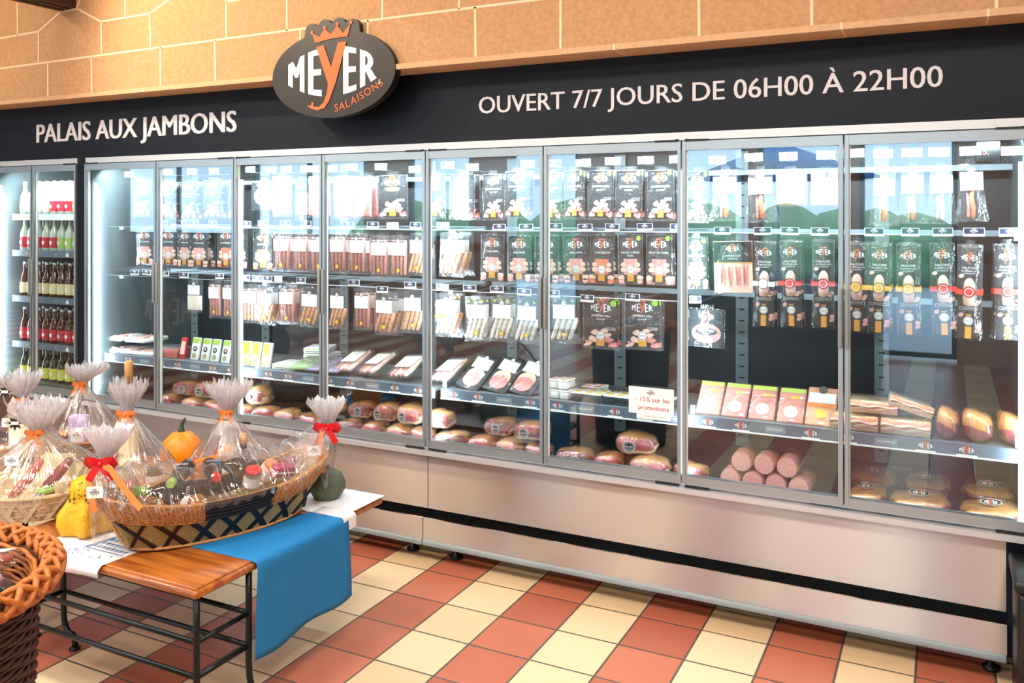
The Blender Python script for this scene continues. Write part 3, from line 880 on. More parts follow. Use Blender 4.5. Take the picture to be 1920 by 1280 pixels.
for i, ch in enumerate(word):
    u = cum[i] / cum[-1]; X = .12 + 1.0 * u; Z = (-.90 + .50 * u ** 1.35) * .8; an = R(4 + 28 * u)
    M = Matrix.Translation((X * s, 0, Z * s)) @ Matrix.Rotation(-an, 4, 'Y')
    put_text(g, ch, 0, 0, .145 * s, -.002, 'orange_print', M=M)
g.build('small_lettering', sg)

# ================================================================ refrigerated cases
def door(case, x0, x1, hinge_left, label):
    """sash door: aluminium frame, pane, grab handle, hinge pins"""
    g = G(); zt, zb = 1.912, .524; fw = .017
    g.box(x0 + .003, x0 + fw, -.02, .012, zb, zt, 'aluminium'); g.box(x1 - fw, x1 - .003, -.02, .012, zb, zt, 'aluminium')
    g.box(x0 + fw, x1 - fw, -.018, .012, zb, zb + .036, 'aluminium'); g.box(x0 + fw, x1 - fw, -.018, .012, zt - .036, zt, 'aluminium')
    g.box(x0 + fw, x0 + fw + .004, -.006, .004, zb + .036, zt - .036, 'white'); g.box(x1 - fw - .004, x1 - fw, -.006, .004, zb + .036, zt - .036, 'white')
    d = g.build('door', case)
    g = G(); g.box(x0 + fw, x1 - fw, -.006, .002, zb + .034, zt - .034, 'door_glass'); g.build('glass_pane', d)
    g = G(); hx = x1 - .012 if hinge_left else x0 + .012
    g.rbox(hx - .008, hx + .008, -.034, -.02, 1.118, 1.342, .004, 'grey_plastic'); g.build('handle', d)
    hx = x0 + .02 if hinge_left else x1 - .02
    for z in (.518, 1.915):
        g = G(); g.tube([(hx, -.01, z - .006), (hx, -.01, z + .006)], .009, 'black')
        g.box(min(hx, hx + (.09 if hinge_left else -.09)), max(hx, hx + (.09 if hinge_left else -.09)), -.022, -.012, z - .004, z + .004, 'black'); g.build('hinge', d)
def case(name, label, xs, x_end=None, steel=True):
    x0, x1 = xs[0], xs[-1]; xe = x_end or x1
    c = thing(name, label, 'fridge', (0, 0, 0))
    g = G(); g.box(x0 + .004, xe, 0, .03, .235, .493, 'stainless'); g.build('front_panel', c)
    g = G(); g.box(x0 + .004, xe, -.045, -.035, .104, .205, 'stainless'); g.build('kick_panel', c)
    g = G(); g.rbox(x0 + .003, xe, -.055, -.005, .078, .104, .006, 'rail_grey'); g.build('bumper', c)
    g = G(); g.box(x0 + .004, x1, .03, .06, .12, .5, 'black'); g.box(x0 + .05, x1 - .02, .16, .8, .03, .12, 'black'); g.build('plinth', c)
    for fx in (x0 + .12, x1 - .12):
        g = G(); g.lathe([(.03, 0), (.03, .01), (.012, .015), (.012, .08)], 'black_plastic', 12, Matrix.Translation((fx, .06, 0))); g.build('foot', c)
    g = G(); g.box(x0 + .002, x1, -.04, .06, .493, .513, 'light_metal'); g.build('sill', c)
    g = G(); g.box(x0, x1, .78, .86, .1, 1.93, 'liner'); g.box(x0, x1, .03, .78, .46, .49, 'liner'); g.box(x0, x1, .02, .86, 1.93, 1.949, 'liner')
    for k in range(int((x1 - x0) / .62) + 1):
        ux = min(x0 + .06 + k * .62, x1 - .03)
        g.box(ux - .03, ux + .03, .765, .78, .5, 1.92, 'liner_grey')
        for q in range(24): g.box(ux - .012, ux + .012, .763, .766, .55 + q * .055, .557 + q * .055, 'black')
    g.build('liner', c)
    g = G(); g.box(x0, x1, .02, .05, 1.88, 1.93, 'liner_grey'); g.box(x0, x1, .05, .32, 1.90, 1.93, 'liner_grey'); g.build('canopy', c)
    g = G(); g.box(x0 + .1, x1 - .1, .055, .075, 1.882, 1.898, 'tube_glow'); g.build('light_tube', c)
    for k, (sx, dx) in enumerate(((x0, .02), (x1 - .02, .02))):
        pass
        g = G()
        if (k == 0 and x0 < -2.5) or (k == 1 and x1 > -1) or steel is False: g.box(sx, sx + dx, .02, .8, .46, 1.93, 'liner_grey'); g.build('side_wall', c)
    n = len(xs) - 1
    for i in range(n): door(c, xs[i], xs[i + 1], i % 2 == 0, '')
    return c
case_l = case('meat_fridge', 'stainless steel meat fridge with four glass doors beside the dark post', [-4.561, -3.96, -3.38, -2.792, -2.1815])
case_r = case('meat_fridge', 'stainless steel meat fridge with four glass doors, at the right', [-2.1815, -1.575, -.96, -.343, .262], .185)
case_d = case('drinks_fridge', 'narrow glass door fridge full of bottled drinks, left of the post', [-5.47, -5.041, -4.634], steel=False)
# dark end trim right of the stainless
g = G(); g.box(.187, .262, .0, .05, .08, .493, 'navy'); g.build('end_cap', case_r)
# vertical strip lights at the door ends
for c, x in ((case_l, -4.529), (case_r, .231), (case_l, -2.191), (case_l, -3.38), (case_r, -.96), (case_d, -5.434)):
    g = G(); g.box(x - .007, x + .007, .030, .042, .55, 1.80, 'tube_glow'); g.build('strip_light', c)

# middle shelf of the meat cases with its price rail and clear riser
def shelf(c, x0, x1, label):
    g = G(); g.box(x0, x1, .10, .56, .764, .776, 'liner_grey'); s_ = g.build('shelf', c)
    g = G(); g.box(x0, x1, .092, .10, .732, .782, 'rail_blue'); g.box(x0, x1, .088, .092, .733, .738, 'tag_white')
    x = x0 + .07; k = 0
    while x < x1 - .05:
        if k % 3 == 2: g.rect(x - .04, x + .04, .745, .772, .0915, 'rail_blue_light'); put_text(g, 'SALAISONS', x, .756, .007, .091, 'white', width=.06)
        else:
            logo(g, x, .760, .024, .0912)
            g.rect(x - .034, x + .034, .739, .744, .0908, 'tag_white')
        x += .135; k += 1
    g.build('price_rail', s_)
    g = G(); g.box(x0, x1, .100, .1025, .782, .822, 'clear_plastic'); g.build('riser', s_)
shelf(case_l, -4.525, -2.20, ''); shelf(case_r, -2.165, .24, '')
# clear dividers standing on the deck
for i, x in enumerate((-3.86, -3.06, -2.72, -2.06, -1.86)):
    g = G(); g.box(x, x + .004, .05, .34, .49, .70, 'clear_plastic')
    tag(g.build('clear_divider'), 'clear plastic divider standing among the hams on the fridge floor, %s from the left' % ORD[i + 1], 'divider', 'clear dividers between the hams')
# horizontal peg bars
for r_, z in ((1, 1.80), (2, 1.528), (3, 1.236)):
    for c, x0, x1 in ((case_l, -4.54, -2.2), (case_r, -2.16, .24)):
        g = G(); g.box(x0, x1, .60, .625, z - .002, z + .022, 'rail_grey'); g.build('peg_bar', c)
        if r_ == 3 and c is case_r: x1 = -.97
        if r_ > 1:
            g = G(); g.box(x0, x1, .128, .132, z - .006, z + .012, 'clear_plastic'); g.tube([(x0, .13, z + .012), (x1, .13, z + .012)], .0018, 'steel_wire', 6); g.build('peg_rail', c)
# red digital thermometer, upper right

th = thing('thermometer', 'black digital thermometer glowing red at the top right of the fridge', 'thermometer', (.135, .13, 1.842))
g = G(); g.rbox(-.04, .04, -.02, .02, -.04, .04, .006, 'black_plastic'); g.build('housing', th)
g = G(); put_text(g, '5.', -.008, -.009, .022, -.0212, 'led_red'); g.build('red_digits', th)
# promotion notice stuck on the glass
pr = thing('promotion_notice', 'white paper notice with red print stuck on the sixth glass door', 'notice', (-1.087, -.021, .845))
g = G(); g.box(-.096, .096, .0, .0008, -.052, .058, 'paper'); g.box(-.062, .082, .0, .0008, -.072, -.052, 'paper'); g.build('paper_sheet', pr)
g = G(); put_text(g, '- 15% sur les', .006, .0, .020, -.001, 'magenta_print', width=.145, bold=.01); put_text(g, 'promotions', .01, -.034, .020, -.001, 'magenta_print', width=.13, bold=.01)
logo(g, -.0, .035, .017, -.001, 'paper_print', 'paper_print'); put_text(g, 'Valable 15% en caisse', .01, -.062, .006, -.001, 'paper_print', width=.08); g.build('print', pr)
# black bin at the right edge
bn = thing('waste_bin', 'black plastic bin standing at the right end of the fridge', 'bin', (.345, -.17, 0))
g = G(); g.rbox(-.145, .145, -.13, .13, 0, .42, .02, 'black_plastic'); g.build('body', bn)
g = G(); g.rbox(-.155, .155, -.14, .14, .42, .46, .012, 'black_plastic'); g.build('lid', bn)
# ================================================================ hanging packets
def pouch(g, w, h, d, mt='film', cx=0, top=0, flare=0, wr=.0012, nu=6, nv=10):
    ph = random.random() * 50
    def P(sgn):
        def q(u, v):
            e = math.sin(math.pi * u) ** .6 * math.sin(math.pi * min(1, max(0, v))) ** .45
            ww = w * (1 + flare * (1 - v) ** 2)
            n1 = noise.noise(Vector((u * 5 + ph, v * 7, sgn))) * wr * 2.2
            return (cx + (u - .5) * ww + n1 * (v < .1), -sgn * (d * e + n1) + (.0004 * -sgn), top - h * (1 - v))
        return q
    f = P(1); g.grid(lambda u, v: f(u, v), nu, nv, mt); b = P(-1); g.grid(lambda u, v: b(1 - u, v), nu, nv, mt)
    g.rect(cx - w * .18, cx + w * .18, top, top + .016, 0, mt)
def seal(g, x, z, r, y):
    g.disc(x, z, r, y, 'white', 18); g.ring(x, z, r * .78, r * .88, y - .0003, 'card_black'); put_text(g, 'MEYER', x, z - r * .22, r * .36, y - .0003, 'card_black', width=r * 1.15)
def ham_card(w, h, title, green=False, band=False, title2='12 MOIS'):
    g = G(); y = -.003; H = h - .012
    g.box(-w * .44, w * .44, y, y + .004, -H, -.004, 'card_black')
    logo(g, 0, -.17 * h, w * .27, y - .0004)
    if band: g.disc(0, -.32 * h, w * .25, y - .0004, 'green_strip', 16, rz=h * .05)
    else:
        put_text(g, title, 0, -.345 * h, .0095, y - .0004, 'white', width=min(w * .66, len(title) * .0085), bold=.02)
        if title2: put_text(g, title2, 0, -.41 * h, .0075, y - .0004, 'white', bold=.02)
    if green: g.disc(w * .33, -.07 * h, w * .085, y - .0006, 'green_spot', 14)
    for t in range(3): g.rect(w * .12, w * .40, -(.55 + t * .022) * h, -(.556 + t * .022) * h, y - .0004, 'white')
    c = g.build('printed_card')
    g = G()
    for x, z, rx, rz, mm in ((-.33, .90, .12, .035, 'ham_pale'), (.33, .90, .13, .04, 'ham_pink'), (-.2, .80, .13, .05, 'ham_pale'), (.22, .79, .13, .05, 'ham_pink'), (-.16, .66, .1, .05, 'ham_pale'), (.1, .62, .11, .04, 'ham_pale'), (.2, .70, .09, .04, 'ham_pale'), (-.02, .76, .12, .06, 'ham_pink'), (-.36, .86, .05, .03, 'ham_pink'), (.4, .86, .05, .03, 'ham_red'), (.26, .86, .05, .02, 'ham_red'), (-.24, .87, .05, .018, 'ham_red')):
        g.blob(x * w, -z * h, rx * w, rz * h * 1.1, y - .0012 - random.random() * .0004, mm, random.uniform(-.5, .5))
    m = g.build('sliced_ham')
    g = G(); g.rect(-w * .11, w * .11, -H + .004, -.80 * h, y - .0022, 'gold'); seal(g, 0, -.715 * h, w * .125, y - .0024)
    e = g.build('quality_seal')
    return [c, m, e]
def salami_card(w, h, title, meat, green=False, title2=''):
    g = G(); y = -.003; H = h - .012
    g.box(-w * .44, w * .44, y, y + .004, -H, -.004, 'card_teal')
    g.rect(-w * .44, w * .44, -.46 * h, -.01, y - .0002, 'card_black'); g.disc(0, -.46 * h, w * .44, y - .0003, 'card_black', 20, rz=h * .035)
    logo(g, 0, -.20 * h, w * .29, y - .0008)
    put_text(g, title, 0, -.38 * h, .0095, y - .0008, 'white', width=min(w * .72, len(title) * .0098), bold=.02)
    if title2: put_text(g, title2, 0, -.44 * h, .0072, y - .0008, 'white', bold=.02)
    if green: g.disc(w * .33, -.08 * h, w * .09, y - .0008, 'green_spot', 14)
    c = g.build('printed_card')
    g = G(); g.rect(-w * .27, w * .27, -.80 * h, -.485 * h, y - .0006, meat)
    for sx in (-1, 1):
        for z, r in ((.60, .09), (.70, .10), (.86, .11), (.93, .10)): g.blob(sx * w * (.28 + .08 * (z > .8)), -z * h, r * w * 1.15, r * w * .9, y - .0012, 'ham_pale' if z < .9 else meat, 0, 12, wob=.08)
    m = g.build('sliced_meat')
    g = G(); g.rect(-w * .13, w * .13, -H + .004, -.79 * h, y - .0020, 'gold'); seal(g, 0, -.70 * h, w * .16, y - .0022)
    e = g.build('quality_seal')
    return [c, m, e]
def speckles(g, w, h, z0, z1, y, n=26, mt='paper_print'):
    k = 0
    for r_ in range(9):
        for q in range(4):
            x = (-.36 + .24 * q + (.12 if r_ % 2 else 0)) * w; z = z0 + (z1 - z0) * r_ / 8
            if abs(x) < .42 * w: g.poly([(x - .0028, z), (x + .0028, z), (x + .0034, z + .004), (x, z + .0022), (x - .0034, z + .004)], y, mt)
def white_label(g, w, z0, z1, y):
    g.rect(-w * .38, w * .38, z0, z1, y, 'paper'); hh = .011
    g.rect(-w * .40, w * .40, z1, z1 + .006, y, 'paper_print'); g.disc(0, z1 + .006, .012, y - .0002, 'paper', 14); g.ring(0, z1 + .006, .010, .012, y - .0004, 'paper_print', 14)
    put_text(g, 'MEYER', 0, z1 + .003, .005, y - .0005, 'paper_print', width=.017)
def sausage_pack(w, h, mode, col):
    g = G(); y0 = -.014
    if mode == 'straight':
        for i in range(4):
            x = (-.3 + .2 * i) * w; g.tube([(x, -.004, -h * .93), (x, -.004, -h * .905), (x + .002, -.004, -h * .5), (x, -.004, -h * .13), (x, -.004, -h * .11)], [.002, .0085, .0105, .0095, .002], col, 8)
    elif mode == 'diagonal':
        for i in range(4):
            x = (-.38 + .2 * i) * w; g.tube([(x - .012, -.004, -h * .92), (x - .007, -.004, -h * .89), (x + .012, -.004, -h * .62), (x + .02, -.004, -h * .48), (x + .024, -.004, -h * .45)], [.002, .009, .011, .010, .002], col, 8)
    elif mode == 'curved':
        for i in range(4):
            z = -h * (.5 + .12 * i); g.tube([(w * t, -.004, z - .10 * h * math.cos(t * 3.2)) for t in (-.36, -.34, -.2, 0, .2, .34, .36)], [.002, .008, .010, .0105, .010, .008, .002], col, 8)
    c = g.build('sausages')
    g = G(); speckles(g, w, h, -.92 * h, -.08 * h, -.0175); white_label(g, w, -h * .47, -h * .17, -.0185)
    if mode == 'diagonal': g.disc(0, -.80 * h, .0125, -.0185, 'paper_print', 14); g.disc(0, -.80 * h, .0105, -.0188, 'yellow_band' if col != 'sausage_pink' else 'ham_red', 14)
    elif mode == 'straight' and col == 'sausage_pink': g.disc(0, -.82 * h, .0125, -.0185, 'paper_print', 14); g.disc(0, -.82 * h, .0105, -.0188, 'yellow_band', 14)
    e = g.build('paper_label'); return [c, e]
def wrap(name, w, h, parts, d=.010, film='film', flare=0, top=0):
    r = thing(name, 'x', 'packet')
    for p in parts: p.parent = r
    g = G(); pouch(g, w, h, d, film, flare=flare, top=top); g.build('film_pouch', r)
    return register(r)
def dry_pack(w, h, band):
    g = G(); y = -.003
    g.box(-w * .45, w * .45, y, y + .004, -.995 * h, -.01, 'card_black')
    logo(g, 0, -.14 * h, w * .34, y - .0004); put_text(g, 'SAUCISSE', 0, -.255 * h, .009, y - .0004, 'white', width=w * .62, bold=.02)
    put_text(g, 'SUPERIEURE', 0, -.285 * h, .006, y - .0004, 'white', width=w * .7); put_text(g, 'DE QUALITE', 0, -.31 * h, .0055, y - .0004, 'white', width=w * .45)
    g.rect(-w * .36, w * .36, -.685 * h, -.655 * h, y - .0004, 'white'); g.rect(-w * .345, w * .345, -.682 * h, -.658 * h, y - .0006, 'card_black'); put_text(g, 'SALAISONS', 0, -.674 * h, .0045, y - .0008, 'white', width=w * .5)
    c = g.build('printed_card')
    g = G(); g.tube([(0, -.004, -h * t) for t in (.645, .635, .56, .48, .40, .36, .35)], [.003, .018, .021, .020, .018, .010, .003], 'ham_pale', 10)
    for x, z in ((-.33, .33), (.36, .60), (.30, .62), (.36, .90), (-.3, .74), (.38, .86)): g.blob(x * w, -z * h, .12 * w, .022 * h, y - .0012, 'ham_pale' if z < .7 else 'salami_pink', .4, wob=.06)
    m = g.build('dry_sausage')
    g = G(); g.box(-w * .55, w * .55, -.0290, -.0275, -.52 * h, -.465 * h, band); g.disc(0, -.492 * h, .021, -.0295, 'card_black', 18); g.disc(0, -.492 * h, .019, -.0298, band, 18); g.ring(0, -.492 * h, .013, .015, -.030, 'white', 18)
    b_ = g.build('paper_band')
    g = G(); g.rect(-w * .13, w * .13, -.985 * h, -.86 * h, y - .0020, 'gold'); seal(g, 0, -.80 * h, w * .2, y - .0024)
    g.poly([(-w * .1, -.745 * h), (-w * .12, -.725 * h), (0, -.735 * h), (w * .12, -.725 * h), (w * .1, -.745 * h)], y - .0022, 'gold')
    e = g.build('quality_seal'); return [c, m, b_, e]

PROTO = {}
def proto(kind):
    if kind in PROTO: return PROTO[kind]
    W, H = .122, .222
    if kind == 'ham': r = wrap('ham_packet', W, H, ham_card(W, H, 'JAMBON CRU', green=True))
    elif kind == 'hamgreen': W = .15; r = wrap('ham_packet', W, H, ham_card(W, H, 'JAMBON', band=True))
    elif kind == 'hambig': W = .165; r = wrap('ham_packet', W, H, ham_card(W, H, 'JAMBON CRU', green=True, title2='14 MOIS'), d=.013)
    elif kind == 'salami': r = wrap('salami_packet', W, H, salami_card(W, H, 'SALAMI', 'salami_pink'))
    elif kind == 'chorizo': r = wrap('chorizo_packet', W, H, salami_card(W, H, 'CHORIZO', 'chorizo'))
    elif kind == 'noix': r = wrap('ham_packet', W, H, salami_card(W, H, 'NOIX CRUE', 'salami_pink', True, 'FUMÉE'))
    elif kind == 'york': r = wrap('ham_packet', W, H, salami_card(W, H, 'FILET DE YORK', 'ham_pink', True))
    elif kind == 'whiteham':
        W, H = .15, .155; g = G(); g.box(-.07, .07, -.002, .002, -.15, -.005, 'card_black'); g.disc(0, -.08, .055, -.0025, 'white', 24, rz=.05); g.disc(.0, -.085, .026, -.003, 'card_black', 18, rz=.014); put_text(g, 'JAMBON', 0, -.089, .007, -.0035, 'white', bold=.02); logo(g, 0, -.026, .028, -.003)
        r = wrap('ham_packet', W, H, [g.build('printed_card')])
    elif kind == 'speck':
        g = G(); g.rbox(-W * .42, W * .42, -.010, .002, -H * .95, -H * .06, .006, 'ham_pink'); c = g.build('sliced_sausage_meat')
        g = G(); g.rect(-W * .42, W * .42, -.16 * H, -.04 * H, -.0108, 'green_strip'); speckles(g, W, H, -.92 * H, -.2 * H, -.0108, mt='chorizo'); g.disc(0, -.72 * H, .02, -.0112, 'white', 18); g.ring(0, -.72 * H, .016, .018, -.0115, 'green_spot', 18)
        r = wrap('sliced_sausage_packet', W, H, [c, g.build('printed_card')], d=.014)
    elif kind == 'green':
        W = .1; g = G(); g.box(-.045, .045, -.002, .002, -.215, -.005, 'card_black'); g.rect(-.045, .045, -.19, -.075, -.0024, 'ham_pale'); g.rect(-.045, .045, -.09, -.075, -.0026, 'green_strip'); logo(g, 0, -.04, .03, -.0026); g.rect(-.014, .014, -.215, -.18, -.0028, 'gold'); seal(g, 0, -.15, .02, -.003)
        r = wrap('ham_packet', W, H, [g.build('printed_card')])
    elif kind == 'long':
        W, H = .096, .215; g = G(); g.tube([(0, -.006, -.93 * H), (.004, -.006, -.9 * H), (.006, -.007, -.75 * H), (-.002, -.007, -.6 * H), (.004, -.006, -.45 * H), (.002, -.006, -.42 * H)], [.002, .009, .011, .011, .009, .002], 'chorizo', 8); g.tube([(-.016, -.004, -.93 * H), (-.014, -.004, -.9 * H), (-.012, -.004, -.7 * H), (-.018, -.004, -.5 * H)], [.002, .007, .008, .004], 'sausage_pink', 8); c = g.build('dry_sausages')
        g = G(); g.rect(-W * .48, W * .48, -.46 * H, -.14 * H, -.0175, 'paper'); g.disc(0, -.105 * H, .02, -.0178, 'paper_print', 18, rz=.010); g.disc(0, -.105 * H, .018, -.018, 'paper', 18, rz=.0085); put_text(g, 'MEYER', 0, -.12 * H, .006, -.0183, 'paper_print', width=.024); g.rect(-W * .48, W * .48, -.15 * H, -.14 * H, -.0179, 'paper_print'); speckles(g, W, H, -.92 * H, -.52 * H, -.0178)
        r = wrap('dry_sausage_bag', W, H, [c, g.build('paper_label')], d=.013, flare=.45)
    elif kind == 'tray':
        W, H = .12, .145; g = G(); g.rbox(-.056, .056, -.012, .004, -.14, -.004, .008, 'ham_pale'); c = g.build('ham_cubes')
        g = G()
        for i in range(34): g.blob(random.uniform(-.045, .045), random.uniform(-.13, -.05), .009, .004, -.0124 - random.random() * .0006, random.choice(('ham_pink', 'ham_pale', 'ham_red')), random.uniform(-1, 1), 6)
        logo(g, .008, -.024, .024, -.0128, 'paper_print', 'paper_print')
        r = wrap('diced_ham_tray', W, H, [c, g.build('diced_pieces')], d=.016)
    elif kind == 'hamtray':
        W, H = .165, .222; g = G(); g.box(-.078, .078, -.006, .004, -.215, -.003, 'ham_pale'); 
        for i in range(14): x = -.066 + .0102 * i; g.blob(x, -.145, .006, .045, -.0066 - (i % 2) * .0004, ('ham_pink', 'ham_pale', 'ham_red')[i % 3], random.uniform(-.1, .1), 8)
        c = g.build('sliced_ham')
        g = G(); g.rect(-.078, .078, -.09, -.004, -.0075, 'card_black'); g.rect(-.078, .078, -.094, -.09, -.0076, 'gold'); logo(g, 0, -.034, .027, -.008); put_text(g, 'JAMBON CUIT', 0, -.066, .0075, -.008, 'white', bold=.02); put_text(g, 'SUPERIEUR', 0, -.078, .006, -.008, 'white')
        r = wrap('cooked_ham_tray', W, H, [c, g.build('printed_card')], d=.016)
    elif kind == 'york_wide':
        W, H = .15, .165; g = G(); g.box(-.07, .07, -.002, .003, -.16, -.004, 'card_black'); g.disc(0, -.105, .06, -.0025, 'ham_pink', 22, rz=.042); g.disc(0, -.098, .045, -.0028, 'card_black', 20, rz=.016); put_text(g, 'JAMBON CRU', 0, -.097, .009, -.0032, 'white', width=.07, bold=.02); put_text(g, 'FUMÉ', 0, -.109, .006, -.0032, 'white'); logo(g, 0, -.035, .032, -.0028)
        r = wrap('ham_packet', W, H, [g.build('printed_card')])
    elif kind in ('bags', 'bagd', 'bagc', 'bago', 'white'):
        H = .215; c = {'bags': ('straight', 'sausage_pink'), 'bagd': ('diagonal', 'sausage_orange'), 'bagc': ('curved', 'sausage_pink'), 'bago': ('diagonal', 'sausage_orange'), 'white': ('diagonal', 'sausage_white')}[kind]
        ps = sausage_pack(.118, H, *c)
        if kind == 'bago': g = G(); g.rect(-.055, .055, -.56 * H, -.49 * H, -.0183, 'lid_orange'); g.disc(.04, -.02, .008, -.018, 'lid_orange', 12); ps.append(g.build('orange_strip'))
        if kind == 'white': g = G(); [g.disc(x, -.02, .006, -.018, 'green_strip', 10) for x in (-.035, 0, .035)]; ps.append(g.build('green_sticker'))
        r = wrap('sausage_bag', .122, H, ps, d=.016, film='film', flare=.08)
    elif kind == 'plain':
        H = .19; g = G(); g.rbox(-.045, .045, -.01, .002, -.175, -.09, .008, 'sausage_white'); c = g.build('pale_sausage'); g = G(); white_label(g, .1, -.085, -.03, -.0135); r = wrap('sausage_bag', .1, H, [c, g.build('paper_label')], d=.012)
    elif kind in ('dryy', 'dryr', 'dryn'):
        H = .352; r = wrap('dry_sausage_packet', .086, H, dry_pack(.082, H, {'dryy': 'yellow_band', 'dryr': 'red_band', 'dryn': 'paper'}[kind]), d=.024)
    PROTO[kind] = r; return r
LOOK = {'ham': 'black raw ham packet', 'hamgreen': 'wide black packet, green oval', 'hambig': 'large crumpled raw ham packet', 'salami': 'black salami packet', 'chorizo': 'chorizo packet, orange window', 'noix': 'smoked ham packet, green sticker', 'york': 'packet reading filet de york', 'whiteham': 'landscape ham packet, white oval', 'speck': 'pink packet, green top strip', 'green': 'narrow packet, green strip', 'long': 'flared bag of thin sausages', 'tray': 'clear tray of diced ham', 'hamtray': 'square tray of pink ham', 'york_wide': 'landscape raw ham packet', 'bags': 'bag of straight pink sausages', 'bagd': 'bag of slanted orange sausages', 'bago': 'sausage bag, orange strip', 'white': 'bag of white sausages', 'plain': 'small bag, one pale sausage', 'dryy': 'long packet, yellow band', 'dryr': 'long packet, red band', 'dryn': 'long packet, white band'}
GRP = {1: 'packets hanging in the top row', 2: 'packets hanging in the middle row', 3: 'packets hanging in the lower row'}
ROWN = {1: 'top', 2: 'middle', 3: 'lower'}
SIZE = {'hamgreen': .15, 'hambig': .165, 'whiteham': .15, 'long': .12, 'tray': .12, 'hamtray': .165, 'york_wide': .15, 'plain': .1, 'green': .1, 'dryy': .085, 'dryr': .085, 'dryn': .085}
used = set(); cnt = {}; LAB = set()
def uniq(s):
    assert s not in LAB, s
    LAB.add(s); return s
def put(kind, loc, rot=(0, 0, 0), scale=1, label=None, cat=None, group=None):
    p = proto(kind)
    if kind in used: o = copy_tree(p)
    else: o = p; used.add(kind)
    o.location = loc; o.rotation_euler = rot
    o.scale = scale if isinstance(scale, tuple) else (scale,) * 3
    tag(o, label, cat, group); return o
PX = {}
ALLP = sorted(PACKS, key=lambda t: (t[0], t[2]))
for idx, (row, dr, x, zt, wd, ht, kind, nb) in enumerate(ALLP):
    k = (row, dr, kind); cnt[k] = cnt.get(k, 0) + 1
    tot = sum(1 for t in ALLP if (t[0], t[1], t[6]) == k)
    pos = '' if tot == 1 else (', %s from left' % ORD[cnt[k]])
    short = LOOK[kind]
    lab = '%s, %s row, %s meat-fridge door%s' % (short, ROWN[row], ORD[dr], pos)
    base = SIZE.get(kind, .122); sx = max(.82, min(1.15, wd / base)) if kind not in ('dryy', 'dryr', 'dryn') else 1.0
    if x < -4.4: sx = .9
    z = zt + {1: 0, 2: 0, 3: 0}[row] + random.uniform(-.003, .003)
    ry = random.uniform(-.03, .03); rz = random.uniform(-.10, .10)
    cat = 'packet' if 'bag' not in short else 'bag'
    sp = .032 if kind in ('dryy', 'dryr', 'dryn', 'bags', 'bagd', 'bago', 'white', 'long') else .026
    put(kind, (x, .17, z), (0, ry, rz), (sx, 1, 1), uniq(lab), cat, GRP[row])
    for q in range(nb):
        put(kind, (x + random.uniform(-.004, .004), .17 + (sp + .022) * (q + 1), z + random.uniform(-.004, .004)), (random.uniform(0, .04), random.uniform(-.03, .03), rz * .6), (sx * .99, 1, 1), uniq(('rearmost ' if q else 'rear ') + lab), cat, GRP[row])
# peg hooks with their price tags
def hook_proto(front, trim):
    r = thing('peg_hook', 'x', 'hook')
    g = G(); g.tube([(-.008, .49, -.012), (-.008, .0, -.012), (-.008, -.002, .0)], .0016, 'steel_wire', 6); g.tube([(.008, .49, -.012), (.008, .0, -.012), (.008, -.002, .0)], .0016, 'steel_wire', 6); g.build('wire_prong', r)
    g = G(); g.box(-.034, .034, -.006, -.003, -.012, .02, 'tag_white'); g.rect(-.031, .031, -.002 if trim else -.009, .018, -.0064, front); logo(g, 0, .008, .013, -.0067, 'white', 'white' if front != 'tag_green' else 'tag_green')
    g.build('price_tag', r); return register(r)
HK = [hook_proto('tag_navy', True), hook_proto('tag_green', True), hook_proto('tag_white', True)]
hu = [False] * 3; hc = {}
for row, dr, x, z, wd in sorted(TAGS, key=lambda t: (t[0], t[2])):
    ty = 0
    if row == 1 and dr in (3, 4) and -3.35 < x < -2.4: ty = 1
    if (row == 1 and (x > .18 or -.35 < x < -.29)) or (row == 2 and abs(x + 2.46) < .02) or (row == 3 and abs(x + 3.19) < .02): ty = 2
    o = HK[ty] if not hu[ty] else copy_tree(HK[ty]); hu[ty] = True
    k = (row, dr); hc[k] = hc.get(k, 0) + 1
    o.location = (x, .115, z); o.rotation_euler = (0, random.uniform(-.04, .04), 0); o.scale = (wd / .068, 1, 1)
    tag(o, uniq('hook with %s price tag, %s row, %s meat-fridge door, %s from left' % (('navy', 'green', 'white')[ty], ROWN[row], ORD[dr], ORD[hc[k]])), 'hook', 'hooks with price tags')

# ================================================================ things lying on the shelf
def proto_reg(kind, r): PROTO[kind] = register(r); return r
def box_pack(kind, name, w, d, h, body, topm, extra=None):
    r = thing(name, 'x', 'pack'); g = G(); g.rbox(-w / 2, w / 2, -d / 2, d / 2, 0, h, .006, body); g.build('tray', r)
    g = G(); 
    if extra: extra(g)
    if g.v: g.build('contents', r)
    if topm: g = G(); g.rbox(-w / 2 - .002, w / 2 + .002, -d / 2 - .002, d / 2 + .002, h, h + .004, .002, topm); g.build('lid', r)
    return proto_reg(kind, r)
def flat(g, mt, w, d, z, n, s=.02):
    for i in range(n): g.lathe([(s, z), (s * .6, z + .006), (.001, z + .007)], mt, 8, Matrix.Translation((random.uniform(-w / 2, w / 2), random.uniform(-d / 2, d / 2), 0)))
box_pack('slab', 'meat_tray', .15, .2, .022, 'foam', None, lambda g: (flat(g, 'ham_pale', .10, .15, .02, 14), flat(g, 'sausage_pink', .10, .15, .022, 8), g.rbox(-.073, .073, -.098, .098, .022, .034, .006, 'clear_plastic')))
box_pack('redpack', 'meat_tray', .085, .12, .05, 'ham_red', 'film_print', None)
box_pack('box', 'white_box', .14, .16, .030, 'paper', None, lambda g: (g.box(-.06, .06, -.0805, -.08, .008, .012, 'paper_print'), g.box(-.07, .07, -.0805, -.08, .02, .024, 'green_strip')))
box_pack('flatgreen', 'spread_packet', .12, .18, .016, 'label_green', 'film_print', None)
